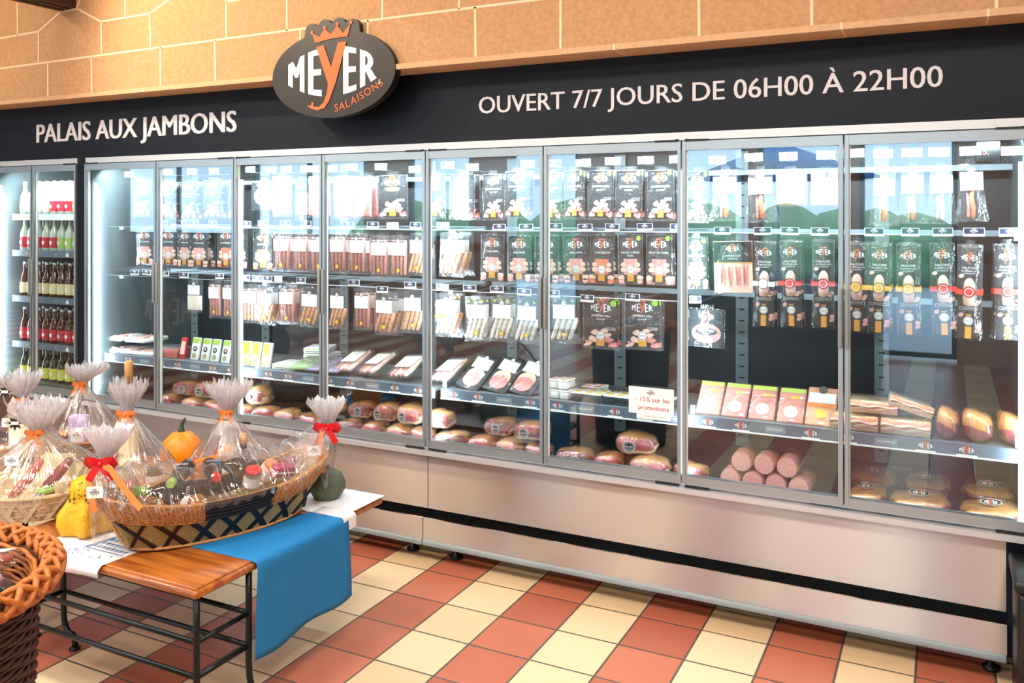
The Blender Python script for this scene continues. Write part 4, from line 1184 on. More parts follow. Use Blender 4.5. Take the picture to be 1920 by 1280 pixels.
box_pack('purple', 'spread_packet', .115, .18, .016, 'lavender', 'film_print', None)
def tilt_tray(kind, name, w, h, body, art):
    """a flat tray leaning back; local origin at its bottom front edge, face towards -y"""
    r = thing(name, 'x', 'pack'); g = G(); g.rbox(-w / 2, w / 2, 0, .018, 0, h, .006, body); g.build('tray', r)
    g = G(); art(g, w, h); g.build('printed_face', r); g = G(); g.rbox(-w / 2 - .001, w / 2 + .001, -.006, .0005, .002, h - .002, .004, 'clear_plastic'); g.build('clear_cover', r); return proto_reg(kind, r)
tilt_tray('tub', 'salad_tray', .062, .13, 'foam', lambda g, w, h: (g.rect(-w * .42, w * .42, h * .75, h * .96, -.0015, 'green_strip'), g.disc(0, h * .5, w * .25, -.0015, 'brown_counter', 16), g.disc(0, h * .52, w * .12, -.002, 'ham_pale', 12), g.disc(0, h * .2, w * .24, -.0015, 'reed', 16)))
tilt_tray('lemon', 'salad_tray', .066, .135, 'foam', lambda g, w, h: (g.rect(-w * .42, w * .42, h * .05, h * .96, -.001, 'green_strip'), g.disc(0, h * .74, w * .3, -.0015, 'lid_yellow', 16), g.disc(0, h * .3, w * .32, -.0015, 'paper', 16), g.disc(w * .1, h * .25, w * .14, -.002, 'lid_yellow', 12)))
tilt_tray('tube', 'meat_stick_pack', .042, .125, 'label_red', lambda g, w, h: g.rect(-w * .4, w * .4, h * .2, h * .8, -.001, 'ham_pale'))
def slice_art(g, w, h):
    g.rect(-w * .36, w * .36, h * .60, h * .90, -.0035, 'paper'); g.rect(-w * .38, w * .38, h * .90, h * .93, -.0036, 'paper_print'); g.disc(0, h * .93, .012, -.0037, 'paper', 14); g.ring(0, h * .93, .010, .012, -.0038, 'paper_print', 14)
    for k in range(3): g.disc(0, h * (.42 - .07 * k), w * .34, -.001 - .0007 * k, ('meat_fat', 'ham_pale', 'ham_pink')[k], 22, rz=h * .2)
tilt_tray('slicetray', 'sliced_meat_tray', .145, .205, 'card_black', slice_art)
def patt_art(g, w, h):
    g.rect(-w * .46, w * .46, h * .86, h * .98, -.0012, 'green_strip'); speckles(g, w, h, h * .1, h * .8, -.0014, mt='chorizo'); g.disc(0, h * .3, w * .26, -.0016, 'white', 18); g.blob(w * .1, h * .72, .02, .008, -.0016, 'yellow_band')
tilt_tray('patt', 'sliced_sausage_packet', .104, .160, 'sausage_pink', patt_art)
tilt_tray('pato', 'sausage_bag', .115, .175, 'sausage_orange', lambda g, w, h: (g.rect(-w * .45, w * .45, h * .58, h * .84, -.0015, 'paper'), g.rect(-w * .45, w * .45, h * .46, h * .55, -.0015, 'lid_orange'), g.disc(0, h * .92, .018, -.0016, 'paper_print', 16), g.disc(0, h * .3, w * .2, -.0018, 'yellow_band', 16)))
def soft_bag(kind, w, l):
    r = thing('sausage_bag', 'x', 'bag'); g = G()
    for i in range(4): g.tube([((-.3 + .2 * i) * w, y, .018 + .004 * math.sin(y * 30)) for y in (-.45 * l, -.42 * l, -.2 * l, .1 * l, .42 * l, .45 * l)], [.002, .011, .014, .014, .011, .002], 'ham_pale' if i % 2 else 'ham_pink', 8)
    g.build('sausages', r)
    g = G(); M = Matrix.Rotation(R(-90), 4, 'X'); 
    g.add([(-w * .36, -.2 * l, .037), (w * .36, -.2 * l, .037), (w * .36, .3 * l, .037), (-w * .36, .3 * l, .037)], [(0, 1, 2, 3)], 'paper'); g.add([(-w * .3, .3 * l, .0375), (w * .3, .3 * l, .0375), (w * .3, .36 * l, .0375), (-w * .3, .36 * l, .0375)], [(0, 1, 2, 3)], 'paper_print'); g.build('paper_label', r)
    g = G(); g.rbox(-w / 2, w / 2, -l / 2, l / 2, 0, .036, .016, 'film'); g.build('film_pouch', r); return proto_reg(kind, r)
soft_bag('bag', .155, .2)
def jars(kind, nx, lid, body, h, name, label):
    r = thing(name, 'x', 'pack'); w = .05
    for i in range(nx):
        for j in range(2):
            g = G(); M = Matrix.Translation(((i - (nx - 1) / 2) * w, (j - .5) * w, 0)); g.rbox(-.022, .022, -.022, .022, 0, h - .006, .005, body, M); g.build('pot', r)
            g = G(); g.rbox(-.0235, .0235, -.0235, .0235, h - .006, h, .002, 'white', M); g.box(-.015, .015, -.015, .015, h, h + .0006, lid, M); g.build('lid', r)
    g = G(); g.rbox(-nx * w / 2 - .002, nx * w / 2 + .002, -w - .002, w + .002, -.0005, h + .003, .006, 'clear_plastic'); g.build('film_wrap', r); return proto_reg(kind, r)
jars('jars', 2, 'lid_orange', 'paper', .04, 'jar_pack', ''); jars('yog', 3, 'lid_yellow', 'clear_plastic', .04, 'pot_pack', '')
def bacon(kind, w, d, h, seed=0):
    r = thing('bacon_slab', 'x', 'bacon'); g = G(); rnd = random.Random(seed)
    def P(sgn):
        def q(u, v):
            x = (u - .5) * w; e = .012 * noise.noise(Vector((u * 3 + seed, v * 2, sgn)))
            return (x + e, -d / 2 + (.012 * (1 - math.sin(math.pi * v))), h * v * (1 + e * 4))
        return q
    L = 8; mts = ['meat_fat', 'meat_fat', 'ham_pink', 'meat_fat', 'meat_dark', 'meat_fat', 'ham_red', 'rind']
    for k in range(L):
        z0, z1 = h * k / L, h * (k + 1) / L
        vs = []; n = 10
        for i in range(n + 1):
            x = (i / n - .5) * w; b0 = .004 * math.sin(i * 1.3 + seed + k) if 0 < k else 0; b1 = .004 * math.sin(i * 1.3 + seed + k + 1) if k < L - 1 else .006 * math.sin(i * .8 + seed)
            yo = -d / 2 + .016 * (2 * (k / L) - 1) ** 2; y1 = -d / 2 + .016 * (2 * ((k + 1) / L) - 1) ** 2
            vs += [(x, yo, z0 + b0), (x, y1, z1 + b1)]
        g.add(vs, [(2 * i, 2 * i + 2, 2 * i + 3, 2 * i + 1) for i in range(n)], mts[k], True)
    g.rbox(-w / 2, w / 2, -d / 2 + .014, d / 2, .001, h * .98, .01, 'meat_fat'); g.build('meat', r)
    g = G(); g.rbox(-w / 2 - .005, w / 2 + .005, -d / 2 - .005, d / 2 + .004, -.001, h + .008, .012, 'film'); g.build('vacuum_film', r); return proto_reg(kind, r)
bacon('bacon', .172, .15, .058, 1)
def ham_joint(kind, name, w, d, h, look, sd, sticker=True, smoked=False):
    """vacuum-packed half ham: rounded block with a cut face, fat edge and oval sticker"""
    r = thing(name, 'x', 'ham'); rnd = random.Random(sd)
    def shape(sc=1.0, off=0.0):
        rows = []
        NX, NA = 12, 16; vs = []
        for i in range(NX + 1):
            u = i / NX * 2 - 1; k = (1 - abs(u) ** 3.2) ** .42 if abs(u) < 1 else .0
            k = max(k, .05)
            for j in range(NA):
                a = 2 * math.pi * j / NA; ca, sa = math.cos(a), math.sin(a); e = 2 / 3.2
                yy = abs(ca) ** e * (1 if ca > 0 else -1) * d / 2 * k; zz = abs(sa) ** e * (1 if sa > 0 else -1) * h / 2 * k
                nn = noise.noise(Vector((u * 1.6 + sd, ca * .8, sa * .8))) * .012
                top = h * .10 * math.sin(u * 1.7 + sd)
                vs.append((u * w / 2 * sc, yy * sc + nn, (zz + (top if sa > 0 else 0) * k) * sc + h / 2 + nn * .6))
        fs = [(i * NA + j, (i + 1) * NA + j, (i + 1) * NA + (j + 1) % NA, i * NA + (j + 1) % NA) for i in range(NX) for j in range(NA)]
        fs += [tuple(range(NA)), tuple(reversed(range(NX * NA, (NX + 1) * NA)))]
        return vs, fs, NX, NA
    vs, fs, NX, NA = shape(); g = G(); o = 0
    for f in fs:
        pass
    mts = []
    for f in fs:
        c = [sum(vs[i][k] for i in f) / len(f) for k in range(3)]
        zz = (c[2]) / h; front = c[1] < -d * .16
        if smoked: mm = 'rind' if zz > .55 or not front else 'meat_dark'
        elif front and zz < .2: mm = 'meat_fat'
        elif front and zz > .9: mm = 'fat_orange'
        elif front: mm = look[int((zz * 3 + sd) % len(look))]
        else: mm = 'fat_orange' if zz > .5 else 'meat_fat'
        mts.append(mm)
    g.v = list(vs); g.f = fs; g.m = mts; g.sm = [True] * len(fs); g.build('meat', r)
    vs, fs, _, _ = shape(1.05); g = G(); g.add([(p[0], p[1] * 1.04, max(0, p[2] * 1.03)) for p in vs], fs, 'film', True); g.build('vacuum_film', r)
    if sticker:
        g = G(); y = -d / 2 * 1.05 - .008; x = rnd.uniform(-.02, .02); g.disc(x, h * .5, .021, y, 'white', 20, rz=.023); g.disc(x, h * .5, .019, y - .0004, 'card_black', 20, rz=.021); put_text(g, 'MEYER', x, h * .5 - .004, .008, y - .0008, 'white', width=.028); put_text(g, 'SALAISONS', x, h * .5 - .012, .004, y - .0008, 'white', width=.022); g.ring(x, h * .5, .0155, .0165, y - .0008, 'white', 18)
        g.build('oval_sticker', r)
    return proto_reg(kind, r)
for i in range(4): ham_joint('ham_joint%d' % i, 'ham_joint', .145, .13, .088, [('cured_pink', 'meat_dark', 'cured_red'), ('cured_red', 'cured_pink', 'ham_pale'), ('cured_pink', 'cured_pink', 'cured_red'), ('cured_red', 'meat_dark', 'cured_pink')][i], i * 1.7 + .4)
ham_joint('smoke', 'smoked_ham', .105, .15, .105, ('meat_dark',), 3.3, False, True)
def whole_ham(kind):
    r = ham_joint(kind, 'whole_ham', .21, .19, .085, ('meat_dark', 'rind', 'meat_fat'), 5.1, False)
    g = G(); M = Matrix.Translation((.0, -.035, .099)) @ Matrix.Rotation(R(-58), 4, 'X'); g.disc(0, 0, .036, 0, 'white', 24, rz=.017, M=M); g.disc(0, 0, .034, -.0005, 'card_black', 24, rz=.0155, M=M); logo(g, 0, -.002, .022, -.001, M=M); g.build('oval_sticker', r); register(r)
whole_ham('whole')
ORDL = ORD + ['thirteenth', 'fourteenth', 'fifteenth', 'sixteenth', 'seventeenth', 'eighteenth', 'nineteenth', 'twentieth']
SL = {'slab': ('white foam tray of sliced meat on the shelf', 'tray'), 'redpack': ('small red meat tray on the shelf', 'tray'), 'tube': ('narrow dark red meat stick pack on the shelf', 'packet'), 'tub': ('white salad tray with green top leaning on the shelf', 'tray'), 'lemon': ('green tray with lemon picture leaning on the shelf', 'tray'), 'box': ('white cardboard box on the shelf', 'box'), 'flatgreen': ('flat pale green packet on the shelf', 'packet'), 'purple': ('flat lavender packet on the shelf', 'packet'), 'bag': ('clear bag of pale sausages lying on the shelf', 'bag'), 'slicetray': ('black-rimmed tray of round meat slices leaning on the shelf', 'tray'), 'jars': ('film-wrapped block of small jars with orange lids', 'jar pack'), 'yog': ('film-wrapped block of pots with yellow lids', 'pot pack'), 'patt': ('pink patterned sausage packet leaning on the shelf', 'packet'), 'pato': ('clear sausage bag with orange strip leaning on the shelf', 'bag'), 'bacon': ('streaky bacon slab in film on the shelf', 'bacon'), 'smoke': ('brown smoked ham at the right end of the shelf', 'ham')}
sc_ = {}
ST = .7765
for kind, x, zt, zb, wd, lay in SHELF:
    kk = 'bacon' if kind == 'bacont' else kind
    key = kk; sc_[key] = sc_.get(key, 0) + 1; tot = sum(1 for t in SHELF if (t[0] if t[0] != 'bacont' else 'bacon') == kk)
    lab, cat = SL[kk]
    if tot > 1: lab += ', %s from left' % ORD[sc_[key]] + (', on top' if lay else '')
    loc = [x, .21, ST]; rot = [0, 0, 0]; s = 1
    if kk == 'slab': loc = [x, .24, ST + .036 * lay + (.0 if lay == 0 else .036)]; rot = [0, 0, random.uniform(-.06, .06)]
    elif kk in ('tub', 'lemon', 'tube'): loc[1] = .17; rot = [R(-12), 0, random.uniform(-.05, .05)]
    elif kk == 'slicetray': loc = [x, .145, ST + .006]; rot = [R(-48), R(8), R(-12)]
    elif kk in ('patt', 'pato'): loc = [x, .15, ST + .004]; rot = [R(-42), 0, random.uniform(-.06, .06)]
    elif kk == 'bag': loc = [x, .235, ST + .05 * random.random() + .045]; rot = [R(24), R(-6), R(random.uniform(-22, -8))]; loc[2] = ST + .055
    elif kk == 'box': loc = [x, .24, ST + (.034 if lay == 0 else .085)]; rot = [0, 0, .1 + .25 * lay]
    elif kk == 'jars': loc = [x, .2 + (.0 if sc_[key] < 3 else .13), ST + (.0455 if lay else .0005)]; rot = [0, 0, -.1]
    elif kk == 'yog': loc = [x, .20, ST + .0005]; rot = [R(0), 0, -.06]; s = (1, 1.25, 1)
    elif kind == 'bacont': loc = [x, .22, ST + .085]; rot = [0, R(16), .15]; s = (.9, .8, .7)
    elif kk == 'bacon': loc = [x, .20 + .02 * lay, ST + .002 + .068 * lay]; rot = [0, 0, random.uniform(-.08, .08)]; s = (1, 1, .95 - .2 * lay)
    elif kk == 'smoke': loc = [x, .20, ST]; rot = [0, random.uniform(-.1, .1), random.uniform(-.2, .2)]; s = (wd / .105 * .95, 1, 1.05)
    elif kk in ('flatgreen', 'purple'): loc = [x, .22, ST + .03]; rot = [R(10), R(-4), random.uniform(-.3, .1)]
    if kk == 'box' and lay == 0: o = put(kk, (x, .24, ST), (0, 0, .1), 1, 'white cardboard box with green line on the shelf, bottom of the little stack', 'box', 'goods on the middle shelf'); continue
    if kk == 'box': lab = 'white cardboard box on the shelf, turned and lying behind another box'; loc = [x, .40, ST + .07]; 
    put(kk, loc, rot, s, uniq(lab), cat, 'goods on the middle shelf')
put('box', (-3.13, .40, ST + .036), (0, 0, .05), 1, uniq('white cardboard box on the shelf, middle of the rear stack'), 'box', 'goods on the middle shelf')
put('box', (-3.12, .40, ST + .002), (0, 0, .0), 1, uniq('white cardboard box on the shelf, lowest of the rear stack'), 'box', 'goods on the middle shelf')

# hams on the fridge floor
DZ = .4905; dn = {}; tots = {}
for x, zt, wd, lay in DECK:
    k = lay; tots[k] = tots.get(k, 0) + 1
for i, (x, zt, wd, lay) in enumerate(sorted(DECK, key=lambda t: (t[3], t[0]))):
    dn[lay] = dn.get(lay, 0) + 1; n = ORDL[dn[lay]] if dn[lay] < len(ORDL) else 'twenty-first'
    if lay in (0, 1):
        sx = max(.85, min(1.3, wd / .15)); zz = DZ + (.089 if lay else 0)
        put('ham_joint%d' % (i % 4), (x, .14 + (.0 if lay == 0 else .015), zz), (0, random.uniform(-.05, .05), random.uniform(-.15, .15)), (sx, 1, (.92 if lay == 0 else 1) * random.uniform(.95, 1.05)), uniq('packed ham with oval sticker, fridge floor, %s row, %s from left' % (('bottom', 'upper')[lay], n)), 'ham', 'hams on the fridge floor')
    else:
        put('whole', (x, .16 if lay == 2 else .40, DZ), (0, random.uniform(-.04, .1), random.uniform(-.2, .1)), (wd / .205, 1, .85), uniq('large whole ham, right end of fridge floor, %s row, %s from left' % (('front', 'rear')[lay - 2], n)), 'ham', 'whole hams at the right end')
# round cooked sausages stacked like logs
def log_saus():
    r = thing('cooked_sausage', 'x', 'sausage'); g = G(); M = Matrix.Rotation(R(90), 4, 'X')
    g.lathe([(.036, -.0), (.041, -.004), (.042, -.16), (.03, -.185)], 'sausage_pink', 20, M, cap=True); g.build('casing', r)
    g = G(); g.disc(0, 0, .036, -.0008, 'salami_pink', 22); g.build('cut_face', r)
    g = G(); g.lathe([(.042, .002), (.044, -.003), (.044, -.17), (.02, -.195)], 'film', 16, M, cap=False); g.build('vacuum_film', r)
    return proto_reg('log', r)
log_saus()
LOGS = [(-.790, .536, 'bottom', 'first'), (-.700, .536, 'bottom', 'second'), (-.610, .536, 'bottom', 'third'), (-.520, .536, 'bottom', 'fourth'), (-.745, .612, 'top', 'first'), (-.655, .612, 'top', 'second'), (-.565, .612, 'top', 'third')]
for x, z, a, b_ in LOGS:
    put('log', (x, .10 + random.uniform(-.006, .006), z), (0, 0, random.uniform(-.05, .05)), 1, uniq('round cut pink sausage, %s layer of the log pile, %s from left' % (a, b_)), 'sausage', 'round sausages stacked like logs')

# ================================================================ bottled drinks, left fridge
DROWS = [(1.613, 'clear', 'label_cream', 'top'), (1.381, 'clear', 'label_orange', 'second'), (1.089, 'brown_glass', 'label_cream', 'third'), (.796, 'brown_glass', 'label_red', 'fourth'), (.55, 'green_glass', 'label_yellow', 'lowest')]
mat('pale_glass', 'C9D8C8', .08, coat=.6)
BOT = {}
def bottle(glass, lab, swing, h=.215):
    key = (glass, lab, swing)
    if key in BOT: return copy_tree(BOT[key])
    r = thing('bottle', 'x', 'bottle'); k = h / .235
    prof = [(.026, 0), (.030, .006), (.030, .115 * k), (.027, .14 * k), (.013, .18 * k), (.011, .215 * k), (.0125, .22 * k), (.0125, .232 * k)]
    g = G(); g.lathe(prof, glass, 14); g.build('glass_body', r)
    g = G(); g.lathe([(.0306, .02), (.0306, .10 * k)], lab, 14, cap=False); g.disc(0, .06 * k, .013, -.0309, 'paper', 12); g.build('label', r)
    g = G()
    if swing:
        g.lathe([(.010, .232 * k), (.013, .236 * k), (.013, .246 * k), (.004, .250 * k)], 'white', 10); g.tube([(-.013, -.002, .20 * k), (-.016, -.004, .225 * k), (-.008, -.008, .25 * k), (.008, -.008, .25 * k), (.016, -.004, .225 * k), (.013, -.002, .20 * k)], .0013, 'steel_wire', 5)
    else: g.lathe([(.014, .226 * k), (.013, .24 * k), (.002, .242 * k)], 'gold', 12)
    g.build('cap', r); BOT[key] = register(r); return r
for ri, (z, gl, lab, nm) in enumerate(DROWS):
    g = G(); g.box(-5.40, -4.655, .10, .56, z - .012, z, 'liner_grey'); sh = g.build('shelf', case_d)
    if ri < 4:
        g = G(); g.box(-5.40, -4.655, .092, .10, z - .036, z + .004, 'rail_blue' if ri else 'tag_white'); put_text(g, 'PROST!', -5.22, z - .025, .017, .0912, 'yellow_band', width=.085, bold=.02); put_text(g, 'PROST!', -4.74, z - .025, .017, .0912, 'yellow_band', width=.085, bold=.02)
        g.poly([(-4.875, z - .03), (-4.85, z - .03), (-4.848, z - .018), (-4.862, z - .002), (-4.877, z - .018)], .0912, 'white'); put_text(g, 'BIERES', -4.97, z - .02, .007, .0912, 'white'); g.build('price_rail', sh)
    for j in range(2):
        for i in range(10):
            x = -5.355 + i * .0735 + (.01 if j else 0); y = .15 + j * .075
            L = lab; G_ = 'pale_glass' if gl == 'clear' else gl
            if ri == 0: L = ('label_cream', 'label_red', 'label_yellow')[i * 3 // 10]
            if ri == 1: L = ('label_red', 'label_green', 'label_orange')[min(2, max(0, (i - 2) // 3))]; G_ = 'pale_glass' if i < 8 else 'brown_glass'
            o = bottle(G_, L, ri != 1, .205 if ri else .20)
            o.location = (x, y, z + .0005); o.rotation_euler = (0, 0, 0)
            tag(o, uniq('%s bottle, %s label, %s drinks shelf, %s row, %s from left' % ({'pale_glass': 'clear', 'brown_glass': 'brown', 'green_glass': 'green'}[G_], L.split('_')[1], nm, ('front', 'rear')[j], ORD[i + 1])), 'bottle', 'bottles in the drinks fridge')
# ================================================================ low tables in the foreground
def arc(p0, p1, p2, n=6):
    return [tuple(p0[k] * (1 - t) ** 2 + 2 * p1[k] * t * (1 - t) + p2[k] * t * t for k in range(3)) for t in [i / n for i in range(n + 1)]]
def low_table(name, label, x0, x1, y0, y1, inset, legs='iron', at=None):
    t = thing(name, label, 'table', ((x0 + x1) / 2, (y0 + y1) / 2, 0)); hx, hy = (x1 - x0) / 2, (y1 - y0) / 2
    g = G(); g.rbox(-hx, hx, -hy, hy, .452, .476, .008, 'table_wood'); g.rbox(-hx + .012, hx - .012, -hy + .012, hy - .012, .470, .482, .004, 'table_wood'); g.build('wooden_top', t)
    lx, ly = hx - inset[0], hy - inset[1]
    cx_, cy_ = (x0 + x1) / 2, (y0 + y1) / 2
    if True:
        for x, y in ([(a - cx_, b_ - cy_) for a, b_ in at] if at else [(sx * lx, sy * ly) for sx in (-1, 1) for sy in (-1, 1)]):
            p = [(x, y, .452), (x, y, .30), (x, y, .16)] + arc((x, y, .13), (x + .005, y, .06), (x + .04, y + .0, .055))[1:] + arc((x + .04, y, .055), (x + .065, y, .055), (x + .065, y, .035), 4)[1:] + [(x + .065, y, .006)]
            g = G(); g.tube(p, .0105, legs, 10); g.lathe([(.020, 0), (.020, .006), (.012, .012)], legs, 14, Matrix.Translation((x + .065, y, 0))); g.build('leg', t)
    if at: return t
    g = G()
    for z in (.312, .205):
        for sy in (-1, 1): g.tube([(-lx, sy * ly, z), (lx, sy * ly, z)], .0085, legs, 8)
        for sx in (-1, 1): g.tube([(sx * lx, -ly, z), (sx * lx, ly, z)], .0085, legs, 8)
    g.build('rails', t); return t
low_table('side_table', 'narrow wooden-topped iron bench table in front, beside the wicker basket', -2.985, -2.022, -1.555, -1.290, (.022, .022))
low_table('side_table', 'wooden-topped iron bench table at far left, behind the wicker basket', -4.14, -3.165, -1.555, -1.290, (.022, .022))
low_table('coffee_table', 'deeper low wooden table behind the bench, under the big boat basket', -2.985, -2.028, -1.284, -.577, (.3, .2), at=[(-2.56, -.62), (-2.49, -.72), (-2.92, -.62), (-2.92, -.78)])
low_table('coffee_table', 'deeper low wooden table at far left under the wrapped baskets', -4.00, -3.00, -1.284, -.577, (.3, .2), at=[(-3.12, -.62), (-3.12, -.78), (-3.9, -.62), (-3.9, -1.2)])
TZ = .4825
def drape(name, label, pts_top, drop, mt, n=14, wave=.006, th=.0015, cat='cloth', deco=None):
    """cloth lying on the table and hanging over its edge. pts_top(u, v) gives the sheet, v > 1 hangs"""
    g = G(); g.grid(pts_top, n, 26, mt); o = g.build(name); m_ = o.modifiers.new('thick', 'SOLIDIFY'); m_.thickness = th; m_.offset = 1
    return tag(o, label, cat)
# blue cloth over the right-hand edge
XE = -2.02
def bluec(u, v):
    # u runs front to back; v 0..1 inward on the top, 1..  over the edge
    y = -1.312 + u * .475
    L_top = .30 - .16 * u; drop = .325 - .015 * u + .007 * math.sin(u * 9)
    s = v * (L_top + drop)
    r = .018
    if s < L_top: x = XE - L_top + s; z = TZ + .0016; 
    elif s < L_top + r * 1.57: a = (s - L_top) / r; x = XE + r * math.sin(a) * .9; z = TZ + .0016 - r * (1 - math.cos(a))
    else: x = XE + r * .9 + .004 * math.sin(u * 12 + s * 9) * min(1, (s - L_top) * 4); z = TZ - r - (s - L_top - r * 1.57)
    return (x + (.02 * (1 - u) if s > L_top + .03 else 0) * 0, y + (.035 * (s - L_top) / drop * (u - .3) if s > L_top else -.0 * u), z)
drape('blue_cloth', 'plain blue cloth hanging over the right-hand table edge under the boat basket', bluec, 0, 'cloth_blue')
# white printed runner over the front edge
YE = -1.557
def runner(u, v):
    x = -2.80 + u * .36; r = .014; Lt = .55; dr = .030 + .006 * math.sin(u * 5)
    s = v * (Lt + dr + .02)
    if s < Lt: return (x + .10 * (Lt - s) * .8, YE + (Lt - s), TZ + .0006)
    a = min(1.5, (s - Lt) / r); return (x, YE - r * math.sin(a), TZ - r * (1 - math.cos(a)) - max(0, s - Lt - r * 1.5))
rn = drape('table_runner', 'white runner with blue print and lozenges hanging over the front table edge', runner, 0, 'runner_white', th=.001)
g = G(); z = TZ + .0020
def flatp(pts, mt='runner_blue'): g.add([(x, y, z) for x, y in pts], [tuple(range(len(pts)))], mt)
def mapr(a, b): return (-2.61 + a, -1.46 + b)   # local patch of lozenges
for i in range(9):
    for j in range(7):
        if True:
            x0, y0 = i * .022 + j * .006, j * .030; x1, y1 = mapr(x0 * .95, y0)
            if x0 < .17: flatp([(x1, y1), (x1 + .011, y1 + .004), (x1 + .013, y1 + .019), (x1 + .002, y1 + .015)])
for k in (0, .009): a = mapr(-.012 - k, -.012); b_ = mapr(.035 - k, .22); flatp([(a[0], a[1]), (a[0] + .004, a[1]), (b_[0] + .004, b_[1]), (b_[0], b_[1])])
a = mapr(-.02, -.016); flatp([a, (a[0] + .19, a[1]), (a[0] + .19, a[1] + .004), (a[0], a[1] + .004)])
for k in range(46):
    cx_, cy_ = random.uniform(-2.76, -2.46), random.uniform(-1.54, -1.485) if k < 28 else random.uniform(-1.5, -1.25)
    if k >= 28: cx_ = random.uniform(-2.75, -2.65)
    an = random.uniform(0, 6.3); r_ = random.uniform(.004, .012)
    flatp([(cx_, cy_), (cx_ + r_ * math.cos(an), cy_ + r_ * math.sin(an)), (cx_ + r_ * 1.3 * math.cos(an + .25), cy_ + r_ * 1.3 * math.sin(an + .25)), (cx_ + r_ * math.cos(an + .5), cy_ + r_ * math.sin(an + .5))])
for k in range(7):
    an = k * .9; cx_, cy_ = -2.63, -1.52; flatp([(cx_ + .004 * math.cos(an), cy_ + .003 * math.sin(an)), (cx_ + .026 * math.cos(an - .12), cy_ + .016 * math.sin(an - .12)), (cx_ + .032 * math.cos(an), cy_ + .020 * math.sin(an)), (cx_ + .026 * math.cos(an + .12), cy_ + .016 * math.sin(an + .12))])
g.build('blue_print', rn)
# white cloth on the far right corner
def whitec(u, v):
    return (-2.50 + u * .478, -.86 + v * .285, TZ + .0014)
drape('white_cloth', 'plain white cloth on the far right corner of the coffee table', whitec, 0, 'runner_white', th=.001)
def whitefold(u, v):
    y = -.86 + .075 * u; a = v * 2.2
    if a < .3: return (XE - .14 + a / .3 * .14, y, TZ + .0028)
    if a < .8: t = (a - .3) / .5 * 1.57; return (XE + .014 * math.sin(t), y, TZ + .0028 - .014 * (1 - math.cos(t)))
    return (XE + .014, y, TZ - .012 - (a - .8) * .028)
drape('white_cloth', 'small white cloth fold hanging beside the blue cloth', whitefold, 0, 'runner_white', th=.001)
def bluel(u, v): return (-3.34 + u * .30, -1.24 + v * .52, TZ + .001)
drape('blue_cloth', 'blue cloth lying between the wrapped baskets at left', bluel, 0, 'cloth_blue', th=.001)

# ================================================================ squashes
pk = thing('pumpkin', 'small orange pumpkin with a curved dark stem behind the wrapped baskets', 'pumpkin', (-3.03, -.69, TZ)); pk.scale = (.78, .78, .96)
g = G(); g.lathe([(.02, .0), (.07, .004), (.105, .04), (.115, .085), (.098, .135), (.055, .172), (.02, .180), (.004, .178)], 'pumpkin', 48, f=lambda a, i, r, z: (r * (1 + .045 * abs(math.sin(a * 5)) - .02), z)); g.build('body', pk)
g = G(); g.tube([(0, 0, .165), (.0, 0, .19), (.004, 0, .21), (.014, 0, .228), (.030, 0, .240)], [.034, .015, .011, .010, .007], 'pumpkin_stem', 8); g.build('stem', pk)
gd = thing('gourd', 'yellow warty gourd with green speckles standing on the bench', 'gourd', (-2.745, -1.372, TZ), (0, 0, .5)); gd.scale = (1.12, 1.12, 1.2)
g = G(); g.lathe([(.03, .0), (.070, .006), (.082, .035), (.078, .065), (.056, .095), (.050, .115), (.054, .135), (.046, .155), (.02, .166), (.003, .166)], 'gourd_yellow', 60, f=lambda a, i, r, z: (r * (1 + (.16 if z < .1 else .05) * math.cos(a * 5) + .05 * noise.noise(Vector((math.cos(a) * 5, math.sin(a) * 5, z * 50)))), z)); g.build('body', gd)
g = G(); rr = random.Random(4)
for i in range(190):
    a = rr.uniform(0, 6.28); z = rr.choice((rr.uniform(.12, .165), rr.uniform(.12, .165), rr.uniform(.03, .16), rr.uniform(.09, .13))); r = {0: .086, 1: .08, 2: .074, 3: .06, 4: .054, 5: .055, 6: .050, 7: .044, 8: .018}[min(8, int(z / .02))] * (1 + (.16 if z < .1 else .05) * math.cos(a * 5))
    s_ = rr.uniform(.0015, .0038); M = Matrix.Translation((r * math.cos(a), r * math.sin(a), z)) @ Matrix.Rotation(a, 4, 'Z') @ Matrix.Rotation(R(90), 4, 'Y')
    g.lathe([(s_, -.002), (s_ * 1.2, .0015), (s_ * .5, .003)], 'gourd_wart' if rr.random() < .8 else 'gourd_yellow', 6, M)
g.build('warts', gd)
gg = thing('gourd', 'dark green round gourd at the right end of the boat basket', 'gourd', (-2.212, -.70, TZ))
g = G(); g.lathe([(.02, .0), (.05, .006), (.068, .035), (.070, .065), (.055, .10), (.025, .118), (.003, .12)], 'gourd_green', 30, f=lambda a, i, r, z: (r * (1 + .04 * math.cos(a * 9)), z)); g.build('body', gg)
g = G(); g.tube([(0, 0, .115), (.003, 0, .135)], [.010, .007], 'pumpkin_stem', 8); g.build('stem', gg)

# ================================================================ boat-shaped basket
O_ = Vector((-2.372, -1.142, TZ + .002)); SA = math.atan2(.925, .38)
bk = thing('boat_basket', 'long boat-shaped rattan and black bamboo gift basket on the front table', 'basket', O_, (0, 0, SA))
